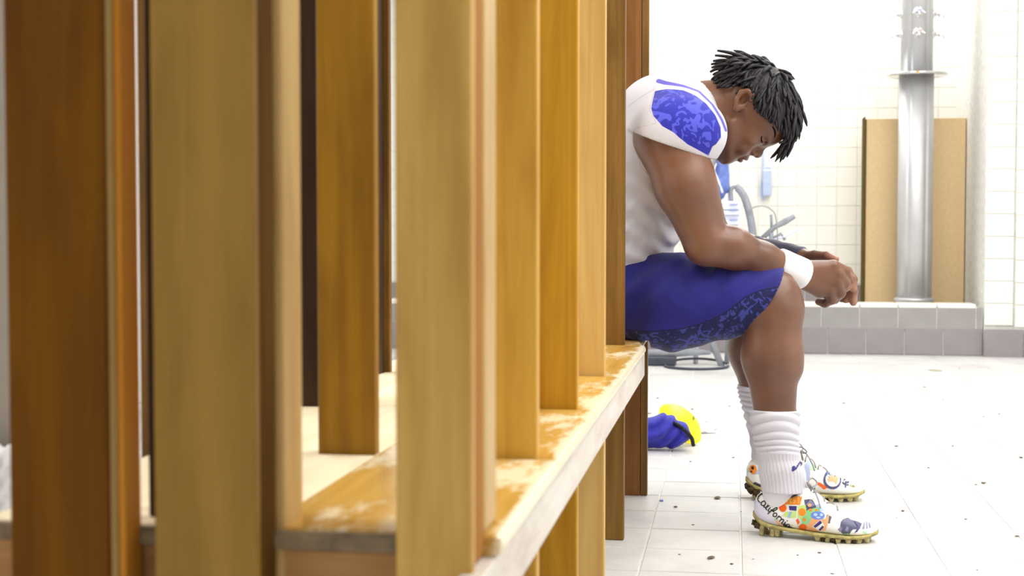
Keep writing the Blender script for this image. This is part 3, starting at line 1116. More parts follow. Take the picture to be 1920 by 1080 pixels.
while made < 420 and tries < 9000:
    tries += 1
    u = Vector((rh.gauss(0, 1), rh.gauss(0, 1), rh.gauss(0, 1))).normalized()
    a, b, c = CA + RA * u.x, CB + RB * u.y, RC * u.z
    hlv = float(np.interp(b, [p[0] for p in HLB], [p[1] for p in HLB]))
    if a < hlv + 2:
        continue
    made += 1
    p = Vector((a, b, c))
    Ln = rh.uniform(34, 60) if a > 128 else rh.uniform(16, 30)
    if abs(c) > 34 and b > -120:
        Ln *= 0.72
    nseg = 7
    pts = [p.copy()]
    crw = Vector((crown[0] + rh.uniform(-18, 10), crown[1] + rh.uniform(-20, 16), rh.uniform(-14, 14)))
    side = Vector((rh.uniform(-.5, .5), rh.uniform(-.5, .5), rh.uniform(-.5, .5)))
    lift = rh.uniform(0.04, 0.16)
    front = b > -30 and a > 120
    back = b < -100
    for k in range(nseg):
        s_ = (k + 1) / nseg
        e = Vector(((p.x - CA) / RA, (p.y - CB) / RB, p.z / RC))
        nrm = Vector(((p.x - CA) / RA ** 2, (p.y - CB) / RB ** 2, p.z / RC ** 2)).normalized()
        t = p - crw
        t = t - nrm * t.dot(nrm)
        t = t.normalized() if t.length > 1e-3 else Vector((1, 0, 0))
        gvt = Vector(gl)
        d = t * 0.9 + gvt * (0.45 + (0.5 * s_ if front else 0)) * (0.35 if back else 1.0) + nrm * (0.5 * (1 - s_) + (0.3 if back and rh.random() < .5 else 0)) + side * (0.45 + 0.4 * s_)
        pn = p + d.normalized() * (Ln / nseg)
        lim = float(np.interp(pn.y, [q[0] for q in HLB], [q[1] for q in HLB])) - 3
        if pn.x < lim and abs(pn.z) > 26 and k > 0 and not back:
            break
        p = pn
        e = Vector(((p.x - CA) / RA, (p.y - CB) / RB, p.z / RC))
        mn = 1.06 + lift * s_
        free = front and p.x < 135 and p.y > -8
        if e.length < mn and not free:
            e = e.normalized() * mn
            p = Vector((CA + e.x * RA, CB + e.y * RB, e.z * RC))
        pts.append(p.copy())
    r0 = rh.uniform(2.5, 4.0)
    np_ = len(pts)
    rad = [SR(r0 * (1.0 - 0.12 * (k % 2)) * (1.0 if k < np_ - 2 else (0.8 if k < np_ - 1 else 0.3)), HY) for k in range(np_)]
    tube_bm(bm, [H(*q) for q in pts], rad, 6)
# a few longer loose locks: fringe over the forehead and ends at the nape
LOOSE = [[(150, -8, -12), (148, 12, -14), (138, 22, -15), (124, 30, -16)], [(152, -6, 4), (150, 14, 5), (140, 26, 6), (127, 33, 6)],
         [(146, -4, -22), (142, 12, -24), (130, 22, -26), (117, 24, -27)], [(154, -10, 18), (152, 10, 20), (144, 24, 20), (132, 32, 21)],
         [(150, -5, -4), (148, 16, -4), (138, 27, -5), (121, 34, -6)], [(140, 2, -30), (134, 12, -32), (124, 18, -33), (114, 17, -34)],
         [(156, -6, -16), (156, 10, -17), (148, 22, -18), (134, 30, -18)], [(145, 0, 8), (140, 14, 9), (130, 22, 10), (116, 22, 11)],
         [(120, -148, -10), (104, -160, -12), (88, -170, -12), (72, -176, -13)], [(130, -146, 6), (112, -162, 7), (96, -174, 8), (80, -184, 8)],
         [(110, -148, -22), (94, -158, -24), (78, -164, -25), (64, -166, -26)], [(112, -150, 16), (96, -161, 18), (80, -168, 18), (66, -172, 19)],
         [(100, -146, -4), (84, -155, -5), (70, -160, -5), (58, -160, -6)], [(134, -148, -6), (118, -166, -7), (102, -180, -8), (88, -190, -8)],
         [(98, -140, -34), (84, -148, -36), (70, -150, -37), (60, -148, -38)]]
for L_ in LOOSE:
    pp = smooth_path([H(*q) for q in L_], 4)
    n = len(pp)
    tube_bm(bm, pp, [SR(3.9 * (1 - 0.5 * (i / (n - 1)) ** 2), HY) for i in range(n)], 6)
link('hair_locks', bm_mesh('hair_locks', bm), M['hair'], person, True)
# brow and lash line
M['lash'] = plain('dark_lash', lin((30, 20, 18)), 0.7, 0.1)
bvb = BVHTree.FromPolygons([Vector(p) for p in BV.tolist()], [tuple(p.vertices) for p in bme.polygons])


def hair_line(name, pts, rad):
    """thin hairs lying on the skin: points (a, b) in the head's axes, dropped on both sides of the face"""
    for sg in (-1, 1):
        out = []
        for a_, b_ in pts:
            p = H(a_, b_, 120 * sg)
            d = (H(a_, b_, 0) - p).normalized()
            hit = bvb.ray_cast(p, d)[0]
            out.append((hit - d * SR(0.3, HY)) if hit else H(a_, b_, 20 * sg))
        pp = smooth_path(out, 4)
        n_ = len(pp)
        bm = bmesh.new()
        tube_bm(bm, pp, [SR(rad * (0.45 + 0.55 * math.sin(math.pi * (i + .5) / n_)), HY) for i in range(n_)], 6)
        link(name, bm_mesh(name, bm), M['lash'], person, True)


hair_line('eyebrow', [(117, -16), (117.5, -9), (115.5, -2), (111, 4)], 2.1)
hair_line('eyelashes', [(90.5, -9), (88, -4.5), (86.5, 0), (87, 3)], 1.5)

# ------------------------------------------------------------------ player: wrist band, arm sleeve
def sleeve_mesh(name, pts, prof, mat, n=28, sq=1.0, wave=0.0, inner=True):
    """cloth tube: prof gives (t along the path, radius)"""
    path = [Vector(p) for p in pts]
    ax = (path[-1] - path[0]).normalized()
    up = Vector((0, 1, 0)) - ax * ax.y
    up.normalize()
    sd = ax.cross(up)
    bm = bmesh.new()
    rings = []
    for t, r in prof:
        f_ = t * (len(path) - 1)
        i = min(int(f_), len(path) - 2)
        c = path[i].lerp(path[i + 1], f_ - i)
        ring = []
        for k in range(n):
            th = 2 * math.pi * k / n
            rr_ = r * (1 + wave * math.sin(5 * th + 9 * t) * math.sin(11 * t * math.pi))
            ring.append(bm.verts.new(c + (up * math.cos(th) * sq + sd * math.sin(th)) * rr_))
        rings.append(ring)
    for a, b in zip(rings, rings[1:]):
        for k in range(n):
            bm.faces.new((a[k], a[(k + 1) % n], b[(k + 1) % n], b[k]))
    bmesh.ops.recalc_face_normals(bm, faces=bm.faces)
    return link(name, bm_mesh(name, bm), mat, person, True)


M['band'] = fabric('white_towelling', lin((246, 246, 250)), 0.85, 0.03).m
r_ = SR(1, 3.25)
sleeve_mesh('wrist_band', [W(1456, 495, 3.238), W(1508, 515, 3.275)],
            [(0, 22 * r_), (0.0, 29 * r_), (0.06, 31.5 * r_), (0.2, 31.5 * r_), (0.5, 30.5 * r_), (0.8, 30 * r_), (0.95, 29.5 * r_), (1.0, 27 * r_), (1.0, 18 * r_)], M['band'])
M['sleeve'] = fabric('charcoal_sleeve', lin((58, 56, 76)), 0.6, 0.2).m
r_ = SR(1, 3.48)
sleeve_mesh('arm_sleeve', [W(1332, 455, 3.56), W(1382, 462, 3.53), W(1508, 485, 3.408)],
            [(0, 38 * r_)] + [(0.05 + 0.93 * i / 24, (35 - 13.5 * i / 24 + 0.8 * math.sin(i * 2.1)) * r_) for i in range(25)] + [(1.0, 17 * r_)], M['sleeve'], wave=0.03)


# ------------------------------------------------------------------ player: socks
def sock_mat():
    m = fabric('white_sock_knit', lin((216, 214, 224)), 0.85, 0.03)
    return m.m


M['sock'] = sock_mat()


def sock(name, rows, Y, seed, scr=(0.0, 0.55)):
    """rows: (y, left, right) in sheet units; scrunched folds between the two fractions, ribs below"""
    ys = np.array([r[0] for r in rows], float)
    ls = np.array([r[1] for r in rows], float)
    rs = np.array([r[2] for r in rows], float)
    N, n = 92, 144
    rg = np.random.RandomState(seed)
    p1, p2, p3 = rg.uniform(0, 6, 3)
    v, f = [], []
    for i in range(N + 1):
        t = i / N
        y = ys[0] + (ys[-1] - ys[0]) * t
        l, r = np.interp(y, ys, ls), np.interp(y, ys, rs)
        c = W((l + r) / 2, y, Y)
        R0 = SR((r - l) / 2, Y)
        fold = np.clip(min(t - scr[0] + 0.04, scr[1] - t) / 0.08, 0, 1)
        for k in range(n):
            th = 2 * math.pi * k / n
            a = 2 * math.pi * (t * 12 + 0.22 * math.sin(th + p1) + 0.3 * math.sin(2 * th + p2) + 0.5 * math.sin(t * 9 + p3))
            d = SR(3.0, Y) * fold * (abs(math.sin(a / 2)) ** 0.7 * 1.6 - 0.3) + SR(0.75, Y) * (1 - fold) * math.sin(th * 36)
            d += SR(1.0, Y) * (1 - fold) * math.sin(a * 0.35)
            if i == 0 or i == N:
                d -= SR(5, Y)
            dep = 1.0 - 0.2 * max(0.0, (t - 0.5) / 0.5)
            zz = c.z + SR(2.5, Y) * math.sin(th + p1) * fold
            v.append((c.x + (R0 + d) * math.cos(th), c.y + (R0 * dep + d) * math.sin(th), zz))
    for i in range(N):
        for k in range(n):
            j = (k + 1) % n
            f.append((i * n + k, (i + 1) * n + k, (i + 1) * n + j, i * n + j))
    me = mesh_np(name, v, f)
    bm = bmesh.new()
    bm.from_mesh(me)
    bmesh.ops.recalc_face_normals(bm, faces=bm.faces)
    bm.to_mesh(me)
    bm.free()
    return link(name, me, M['sock'], person, True)


M['liner'] = plain('white_liner', lin((236, 235, 244)), 0.6, 0.3, var=0.03)
sleeve_mesh('sock_liner', [W(1464, 905, 3.204), W(1462, 925, 3.205), W(1462, 968, 3.208)], [(0, SR(33, 3.2)), (0.3, SR(34, 3.2)), (0.7, SR(30, 3.2)), (1, SR(24, 3.2))], M['liner'], sq=0.72)
sleeve_mesh('sock_liner', [W(1440, 850, 3.64), W(1438, 868, 3.64), W(1438, 895, 3.64)], [(0, SR(28, 3.64)), (0.3, SR(29, 3.64)), (0.7, SR(26, 3.64)), (1, SR(20, 3.64))], M['liner'], sq=0.72)
NS = sock('sock', [(768, 1409, 1497), (785, 1408, 1497), (805, 1411, 1496), (830, 1417, 1495), (857, 1421, 1500), (878, 1423, 1507), (895, 1425, 1510), (922, 1428, 1512)], 3.203, 3)
FS = sock('sock', [(722, 1384, 1458), (745, 1388, 1458), (770, 1395, 1458), (800, 1402, 1460), (835, 1408, 1466), (862, 1411, 1474)], 3.64, 8, (0.0, 0.62))


# ------------------------------------------------------------------ player: cleats
def cleat_mat(seed):
    m = Mat('printed_white_upper', 0.35, 0.45)
    tc = m.coords((1, 1, 1), kind='Object')
    vr = m.n('ShaderNodeTexVoronoi', i_Scale=52.0)
    mp = m.n('ShaderNodeVectorMath', operation='ADD')
    mp.inputs[1].default_value = (seed * 1.7, 0.3, 0.9)
    m.l(tc, mp.inputs[0])
    nz = m.n('ShaderNodeTexNoise', i_Scale=40.0, i_Detail=2.0)
    m.l(mp.outputs[0], nz.inputs['Vector'])
    sc = m.n('ShaderNodeVectorMath', operation='SCALE')
    m.l(nz.outputs[1], sc.inputs[0])
    sc.inputs['Scale'].default_value = 0.012
    ad = m.n('ShaderNodeVectorMath', operation='ADD')
    m.l(mp.outputs[0], ad.inputs[0])
    m.l(sc.outputs[0], ad.inputs[1])
    m.l(ad.outputs[0], vr.inputs['Vector'])
    sp = m.n('ShaderNodeSeparateColor')
    m.l(vr.outputs['Color'], sp.inputs[0])
    r = m.n('ShaderNodeValToRGB')
    r.color_ramp.interpolation = 'CONSTANT'
    cols = [(0.0, (246, 246, 244)), (0.50, (90, 92, 120)), (0.57, (246, 246, 244)), (0.70, (190, 226, 190)), (0.76, (246, 246, 244)), (0.84, (246, 196, 170)), (0.89, (190, 204, 240)), (0.95, (246, 246, 244))]
    el = r.color_ramp.elements
    while len(el) < len(cols):
        el.new(0.5)
    for e, (p, c) in zip(el, cols):
        e.position = p
        e.color = (*lin(c), 1)
    m.l(sp.outputs[0], r.inputs[0])
    m.base(r.outputs[0])
    return m.m


M['sole'] = plain('dirty_olive_sole', lin((176, 164, 104)), 0.7, 0.3, var=0.4, vs=70, bump=0.4)
M['stud'] = plain('dirty_cream_stud', lin((190, 178, 128)), 0.7, 0.3, var=0.35, vs=120)
M['lace'] = plain('grey_lace', lin((158, 154, 154)), 0.8, 0.2)
M['mud'] = plain('dark_mud', lin((74, 62, 44)), 0.95, 0.1, var=0.4, vs=160, bump=0.8)
ST = [(0.001, 0.074, 0.044, 0.01), (0.005, 0.09, 0.036, 0.02), (0.012, 0.099, 0.031, 0.027), (0.022, 0.093, 0.028, 0.031), (0.04, 0.086, 0.024, 0.034), (0.062, 0.089, 0.021, 0.034), (0.085, 0.099, 0.019, 0.035), (0.105, 0.111, 0.0175, 0.036), (0.12, 0.116, 0.016, 0.038), (0.138, 0.106, 0.015, 0.04), (0.163, 0.086, 0.014, 0.044), (0.19, 0.069, 0.0132, 0.047), (0.215, 0.057, 0.013, 0.047), (0.24, 0.048, 0.0135, 0.042), (0.26, 0.041, 0.016, 0.033), (0.271, 0.034, 0.019, 0.022), (0.2765, 0.029, 0.022, 0.01)]


def make_cleat(origin, ang, scale, seed, flip):
    Mx = Matrix.Translation(origin) @ Matrix.Rotation(ang, 4, 'Z') @ Matrix.Diagonal((scale, scale, scale, 1))
    n = 30
    # dense stations
    xs = np.linspace(ST[0][0], ST[-1][0], 44)
    X = [s[0] for s in ST]
    col = [np.interp(xs, X, [s[k] for s in ST]) for k in (1, 2, 3)]
    for q in range(2):
        for k in range(3):
            c = col[k]
            c[1:-1] = 0.25 * c[:-2] + 0.5 * c[1:-1] + 0.25 * c[2:]
    bm = bmesh.new()
    rings = []
    for i, x in enumerate(xs):
        zt, zb, hw = (c[i] for c in col)
        yo = 0.006 * math.sin(math.pi * x / .277) * flip
        ring = []
        for k in range(n):
            th = 2 * math.pi * k / n - math.pi / 2
            cz, cy = math.sin(th), math.cos(th)
            z = zb + (zt - zb) * (0.5 + 0.5 * math.copysign(abs(cz) ** 0.8, cz))
            u = (z - zb) / (zt - zb)
            nar = 1.0 - 0.42 * u ** 1.6 * min(1, (zt - zb) / 0.06)
            y = yo + hw * math.copysign(abs(cy) ** 0.62, cy) * nar
            ring.append(bm.verts.new((x, y, z)))
        rings.append(ring)
    for a, b in zip(rings, rings[1:]):
        for k in range(n):
            bm.faces.new((a[k], a[(k + 1) % n], b[(k + 1) % n], b[k]))
    bm.faces.new(rings[0])
    bm.faces.new(list(reversed(rings[-1])))
    bmesh.ops.recalc_face_normals(bm, faces=bm.faces)
    bm.transform(Mx)
    me = bm_mesh('upper', bm)
    shoe = link('cleat', me, cleat_mat(seed), person, True)
    shoe['label'] = 'white football cleat printed with bright stickers'
    # sole plate following the outline
    bm = bmesh.new()
    rings = []
    for i, x in enumerate(xs):
        zt, zb, hw = (c[i] for c in col)
        yo = 0.006 * math.sin(math.pi * x / .277) * flip
        w = hw + 0.0022
        zl = zb - 0.004
        zu = zb + 0.003 + 0.004 * max(0.0, 1 - x / .05)
        xx = x + (0.002 if i == len(xs) - 1 else (-0.002 if i == 0 else 0))
        ring = [(xx, yo - w * .9, zl), (xx, yo - w, zl + .003), (xx, yo - w, zu), (xx, yo - w * .82, zu + 0.001), (xx, yo + w * .82, zu + 0.001), (xx, yo + w, zu), (xx, yo + w, zl + .003), (xx, yo + w * .9, zl)]
        rings.append([bm.verts.new(p) for p in ring])
    for a, b in zip(rings, rings[1:]):
        for k in range(8):
            bm.faces.new((a[k], a[(k + 1) % 8], b[(k + 1) % 8], b[k]))
    bm.faces.new(rings[0])
    bm.faces.new(list(reversed(rings[-1])))
    bmesh.ops.recalc_face_normals(bm, faces=bm.faces)
    bm.transform(Mx)
    link('sole_plate', bm_mesh('sole_plate', bm), M['sole'], shoe, True)
    # studs
    for x, sides, h_ in ((.022, (-.8, .8), 1), (.046, (-.85, .85), 1), (.058, (-.8, .8), 0.8), (.150, (-.9, .9), 1), (.172, (-.92, .92), 1), (.196, (-.95, 0.0, .95), 1), (.218, (-.94, .94), 1), (.240, (-.9, .9), 1), (.256, (-.7, .7), .8)):
        zb, hw = float(np.interp(x, xs, col[1])), float(np.interp(x, xs, col[2]))
        for sd in sides:
            yo = 0.006 * math.sin(math.pi * x / .277) * flip + sd * hw * 0.92
            bm = bmesh.new()
            rr0, rr1 = 0.0075, 0.0050
            top, bot = zb - 0.004, 0.0005 + (1 - h_) * 0.004
            r0 = [bm.verts.new((x + rr0 * math.cos(2 * math.pi * k / 8), yo + rr0 * .8 * math.sin(2 * math.pi * k / 8), top)) for k in range(8)]
            r1 = [bm.verts.new((x + rr1 * math.cos(2 * math.pi * k / 8), yo + rr1 * .8 * math.sin(2 * math.pi * k / 8), bot)) for k in range(8)]
            for k in range(8):
                bm.faces.new((r0[k], r1[k], r1[(k + 1) % 8], r0[(k + 1) % 8]))
            bm.faces.new(list(reversed(r1)))
            bmesh.ops.recalc_face_normals(bm, faces=bm.faces)
            bm.transform(Mx)
            link('stud', bm_mesh('stud', bm), M['stud'], shoe)
    bvh = BVHTree.FromPolygons([Vector(v.co) for v in me.vertices], [tuple(p.vertices) for p in me.polygons])
    # laces over the instep, dropped on the upper from above
    def on_top(x, y):
        p = Mx @ Vector((x, y, .2))
        hit = bvh.ray_cast(p, Vector((0, 0, -1)))[0]
        return (hit + Vector((0, 0, .0015))) if hit else (Mx @ Vector((x, y, .09)))
    for i in range(5):
        x = .128 + i * .015
        hw_ = .017 + .001 * i
        pts = [on_top(x + (0.006 if i % 2 else -.004) * u_, hw_ * u_) for u_ in np.linspace(-1, 1, 9)]
        bm = bmesh.new()
        tube_bm(bm, pts, 0.0019 * scale, 6)
        link('lace', bm_mesh('lace', bm), M['lace'], shoe, True)
    for sg in (-1, 1):
        lp = smooth_path([Mx @ Vector(q) for q in ((.122, 0, .117), (.122, sg * .016, .126), (.128, sg * .034, .128), (.138, sg * .034, .118), (.132, sg * .016, .112), (.122, 0, .117))], 5)
        bm = bmesh.new()
        tube_bm(bm, lp, 0.0017 * scale, 6)
        link('lace', bm_mesh('lace', bm), M['lace'], shoe, True)
    lp = smooth_path([Mx @ Vector(q) for q in ((.124, 0, .118), (.138, -.022, .112), (.150, -.034, .092), (.156, -.041, .074))], 5)
    bm = bmesh.new()
    tube_bm(bm, lp, 0.0017 * scale, 6)
    link('lace', bm_mesh('lace', bm), M['lace'], shoe, True)
    return shoe, bvh, Mx


o1 = WZ(1417, 1000, 0.0)
o1.y = 3.222
NC, nb, nMx = make_cleat((W(1414, 980, 3.222).x, 3.222, 0.0), R(-11), 0.975, 1, -1)
FC, fb, fMx = make_cleat((W(1399, 900, 3.635).x, 3.635, 0.0), R(5), 1.06, 2, 1)
rm = random.Random(5)
for cx_, cz_, Y_ in ((0.016, .03, 3.20), (0.008, .034, 3.21), (-.002, .03, 3.215)):
    pass


def mud(Mx, shoe, spots):
    for (x, y, z, r) in spots:
        bm = bmesh.new()
        bmesh.ops.create_icosphere(bm, subdivisions=2, radius=r)
        for v_ in bm.verts:
            v_.co *= rm.uniform(0.6, 1.25)
        bm.transform(Mx @ Matrix.Translation((x, y, z)))
        link('mud', bm_mesh('mud', bm), M['mud'], shoe)


mud(nMx, NC, [(.004, -.016, .026, .008), (.012, -.028, .022, .008), (.036, -.036, .012, .007), (.165, -.044, .008, .006), (.185, -.047, .008, .006), (.232, -.042, .006, .005)])
mud(fMx, FC, [(.002, -.010, .030, .009), (.010, -.024, .024, .010), (.022, -.03, .018, .010), (.03, -.03, .012, .008)])


# ------------------------------------------------------------------ printed marks laid on shoes and socks
def flatc(name, rgb):
    if name not in M:
        M[name] = plain(name, lin(rgb), 0.45, 0.35, var=0.03)
    return M[name]


def decal(name, polys, bvh, Y, mat, parent, off=0.0009, cuts=3, zoom=None):
    """flat print on a curved surface: polygons in sheet units dropped sideways on the surface"""
    bm = bmesh.new()
    for poly in polys:
        vs = [bm.verts.new((p[0], p[1], 0)) for p in poly]
        bm.faces.new(vs)
    bmesh.ops.triangulate(bm, faces=bm.faces)
    bmesh.ops.subdivide_edges(bm, edges=bm.edges, cuts=cuts, use_grid_fill=True)
    dead = []
    for v_ in bm.verts:
        p = W(v_.co.x, v_.co.y, Y)
        h_, nn, _, _ = bvh.ray_cast(Vector((p.x, Y - 0.15, p.z)), Vector((0, 1, 0)))
        if h_ is None:
            h_, nn, _, _ = bvh.find_nearest(p)
        if nn.y > 0:
            nn = -nn
        v_.co = h_ + nn * off
    bmesh.ops.recalc_face_normals(bm, faces=bm.faces)
    return link(name, bm_mesh(name, bm), mat, parent, True)


def ZP(pts):        # close-up drawing of the near and far shoes
    return [(1395 + x / 5.54, 830 + y / 5.54) for x, y in pts]


def circ(cx, cy, rx, ry=None, n=18):
    ry = ry or rx
    return [(cx + rx * math.cos(2 * math.pi * k / n), cy + ry * math.sin(2 * math.pi * k / n)) for k in range(n)]


def stroke(pts, w):
    """polyline thickened to quads"""
    out = []
    for (x0, y0), (x1, y1) in zip(pts, pts[1:]):
        dx, dy = x1 - x0, y1 - y0
        L = math.hypot(dx, dy) or 1
        px, py = -dy / L * w / 2, dx / L * w / 2
        ex, ey = dx / L * w * .3, dy / L * w * .3
        out.append([(x0 + px - ex, y0 + py - ey), (x0 - px - ex, y0 - py - ey), (x1 - px + ex, y1 - py + ey), (x1 + px + ex, y1 + py + ey)])
    return out


YN, YF = 3.17, 3.61


def nd(name, polys, rgbname, rgb, off=0.0009, cuts=3):
    decal(name, [ZP(p) for p in polys], nb, YN, flatc(rgbname, rgb), NC, off, cuts)


def fd(name, polys, rgbname, rgb, off=0.0009, cuts=3):
    decal(name, [ZP(p) for p in polys], fb, YF, flatc(rgbname, rgb), FC, off, cuts)


nd('print_ground', [[(330, 640), (470, 540), (620, 560), (640, 700), (620, 900), (540, 890), (470, 870), (360, 800), (180, 620)]], 'print_white', (248, 248, 246), 0.0006, 4)
nd('heel_cup', [[(112, 700), (130, 650), (165, 640), (230, 712), (300, 790), (372, 872), (270, 858), (160, 815), (120, 770)]], 'heel_lavender', (222, 221, 240), 0.0012, 4)
nd('banner_print', [[(300, 640), (450, 560), (605, 568), (582, 645), (440, 652)]], 'print_orange', (250, 150, 50), 0.0011)
# letters on the banner
LET = {'I': [[(0, 0), (0, 1)]], 'B': [[(0, 0), (0, 1)], [(0, 0), (.6, .08), (.6, .42), (0, .5)], [(0, .5), (.7, .58), (.7, .92), (0, 1)]],
       'e': [[(0, .55), (.6, .5), (.5, .25), (.15, .28), (0, .6), (.15, .95), (.6, .9)]], 's': [[(.55, .3), (.1, .35), (.1, .58), (.5, .65), (.5, .92), (0, 1)]],
       'T': [[(0, .05), (.7, 0)], [(.38, 0), (.38, 1)]], 'O': [[(0, 0), (.7, 0), (.7, 1), (0, 1), (0, 0)]], 'F': [[(.7, 0), (0, 0), (0, 1)], [(0, .5), (.55, .5)]]}


def word(txt, x, y, w, h, adv, slope=0.0, lw=8):
    out = []
    for ch in txt:
        for st in LET[ch]:
            out += stroke([(x + q[0] * w, y + q[1] * h + slope * q[0] * w) for q in st], lw)
        x += adv * (0.45 if ch == 'I' else 1)
        y += slope * adv
    return out


nd('banner_letters', word('IBesT', 420, 584, 30, 48, 40, -0.03, 8), 'print_yellow', (255, 206, 110), 0.0016, 1)
nd('patch_print', [circ(405, 685, 40)], 'print_red_orange', (244, 104, 24), 0.0013)
nd('patch_print', [[(468, 664), (550, 660), (546, 706), (474, 704)]], 'print_navy', (62, 58, 130), 0.0013)
nd('patch_print', [[(396, 762), (440, 722), (545, 712), (540, 775), (470, 785)]], 'print_lime', (206, 232, 140), 0.0012)
nd('patch_print', [[(470, 722), (500, 718), (480, 782), (455, 780)]], 'print_sky', (150, 190, 240), 0.0015)
nd('patch_print', [[(560, 660), (640, 640), (650, 720), (600, 800), (556, 770)]], 'print_lime', (206, 232, 140), 0.0011)
nd('patch_print', [circ(604, 716, 38)], 'print_orange', (250, 150, 50), 0.0015)
nd('patch_print', [[(590, 790), (660, 690), (770, 660), (790, 700), (700, 740), (690, 800), (640, 850), (600, 845)]], 'print_green', (150, 218, 150), 0.0011)
nd('patch_print', [circ(625, 790, 17), circ(690, 690, 15), circ(745, 690, 13)], 'print_orange', (250, 150, 50), 0.0015)
nd('patch_print', [[(660, 800), (700, 760), (830, 780), (880, 720), (870, 800), (840, 890), (700, 912), (640, 890)]], 'print_peach', (248, 180, 130), 0.0010)
nd('patch_print', [circ(762, 742, 72, 40)], 'print_blue', (110, 150, 230), 0.0014)
nd('patch_print', [circ(740, 735, 20, 15), circ(800, 735, 16, 13), circ(768, 762, 24, 8)], 'print_pale_blue', (200, 216, 250), 0.0018)
nd('patch_print', [[(708, 855), (790, 780), (830, 835), (790, 905)]], 'print_white', (248, 248, 246), 0.0013)
nd('patch_print', [[(718, 852), (788, 788), (808, 812), (740, 868)], [(770, 885), (812, 838), (824, 852), (790, 896)]], 'print_navy', (62, 58, 130), 0.0017)
nd('patch_print', [circ(612, 870, 40, 36)], 'print_red_orange', (244, 104, 24), 0.0013)
nd('patch_print', [[(540, 800), (560, 780), (580, 820), (560, 850)]], 'print_red_orange', (244, 104, 24), 0.0014)
nd('patch_print', [[(962, 872), (996, 840), (1012, 864), (990, 898)], [(1034, 880), (1060, 836), (1076, 856), (1064, 888)]], 'print_slate', (140, 140, 170), 0.0012)
nd('patch_print', [[(1130, 795), (1216, 824), (1165, 890), (1130, 908), (1170, 845)]], 'print_slate_dark', (88, 86, 128), 0.0016)
nd('patch_print', [[(1210, 868), (1235, 820), (1250, 822), (1238, 870)], [(1255, 870), (1262, 822), (1276, 824), (1272, 870)], [(1288, 868), (1290, 824), (1306, 826), (1306, 868)]], 'print_slate', (140, 140, 170), 0.0014, 2)
nd('patch_print', [[(640, 640), (690, 590), (735, 640), (700, 660)]], 'print_slate', (140, 140, 170), 0.0012)
nd('patch_print', [circ(680, 645, 20, 16)], 'print_peach', (248, 180, 130), 0.0016)
nd('patch_print', [[(430, 530), (500, 480), (560, 460), (545, 520), (480, 545)]], 'print_slate_dark', (88, 86, 128), 0.0012)
# script word running down beside the heel cup
CALI = [[(22, 2), (6, -6), (-2, 14), (6, 40), (26, 44)],
        [(56, 22), (40, 18), (32, 36), (42, 48), (56, 40), (56, 20)], [(56, 22), (60, 46), (68, 44)],
        [(70, 44), (84, 10), (80, -12), (72, 2), (76, 44), (86, 46)],
        [(94, 20), (94, 44), (104, 44)], [(95, 4), (97, 8)],
        [(106, 62), (112, 20), (124, -10), (130, 0), (116, 26), (104, 28)], [(112, 26), (128, 24)],
        [(142, 20), (132, 34), (140, 48), (154, 38), (150, 22), (142, 20)],
        [(166, 46), (166, 20)], [(166, 30), (176, 18), (184, 22)],
        [(190, 46), (190, 20)], [(190, 28), (202, 18), (208, 28), (208, 46), (216, 44)],
        [(222, 20), (222, 44), (232, 44)], [(223, 4), (225, 8)],
        [(258, 22), (244, 18), (236, 34), (244, 48), (258, 38), (258, 20)], [(258, 22), (262, 46), (272, 42)]]
ang = math.atan2(290, 340)
kk = 1.62
polys = []
for st in CALI:
    pp = [(152 + (x * math.cos(ang) - (y - 30) * math.sin(ang) * 0.95) * kk, 604 + (x * math.sin(ang) + (y - 30) * math.cos(ang) * 0.95) * kk) for x, y in st]
    pp = [(q.x, q.y) for q in smooth_path([Vector((a_, b_, 0)) for a_, b_ in pp], 3)]
    polys += stroke(pp, 10)
nd('script_lettering', polys, 'print_black', (34, 40, 44), 0.0017, 1)
# far shoe
fd('emblem_print', [circ(920, 395, 96, 92)], 'print_slate_dark', (88, 86, 128), 0.0010)
fd('emblem_print', [circ(925, 390, 76, 72)], 'print_white', (248, 248, 246), 0.0014)
fd('emblem_print', [[(865, 390), (900, 355), (985, 385), (960, 440), (930, 410), (880, 415)]], 'print_peach', (248, 180, 130), 0.0018)
fd('emblem_print', [[(858, 360), (870, 320), (920, 312), (900, 340)]], 'print_blue', (110, 150, 230), 0.0018)
fd('patch_print', [[(750, 410), (800, 425), (870, 470), (830, 488), (770, 440)]], 'print_red_orange', (244, 104, 24), 0.0012)
fd('letter_print', word('O', 1050, 352, 60, 46, 10, 0.1, 13) + word('F', 1056, 425, 56, 44, 10, 0.1, 13), 'print_slate_dark', (88, 86, 128), 0.0014, 2)
fd('patch_print', [circ(1170, 395, 42, 44)], 'print_green', (150, 218, 150), 0.0010)
fd('patch_print', [circ(1185, 405, 20, 22)], 'print_red_orange', (244, 104, 24), 0.0015)
fd('patch_print', [circ(96, 285, 36, 46)], 'print_orange', (250, 150, 50), 0.0012)
fd('patch_print', [circ(92, 268, 14, 16), circ(80, 305, 10, 10)], 'print_black', (34, 40, 44), 0.0016)
# curved tick on each sock
bvs = BVHTree.FromPolygons([Vector(v.co) for v in NS.data.vertices], [tuple(p.vertices) for p in NS.data.polygons])
decal('tick_print', [ZP([(490, 292), (496, 246), (514, 236), (510, 256), (534, 252), (580, 204), (618, 240), (606, 248), (580, 222), (546, 272), (514, 288)])], bvs, YN, flatc('print_navy', (62, 58, 130)), NS, 0.0012, 2)

# ------------------------------------------------------------------ shower column
YS = 8.35
ps = YS / 2700.0
cx = W(1715.5, 400, YS).x
colm = thing('shower_column', 'free-standing stainless steel shower column with ring shelf and lever valves', 'shower', (cx, YS, 0))


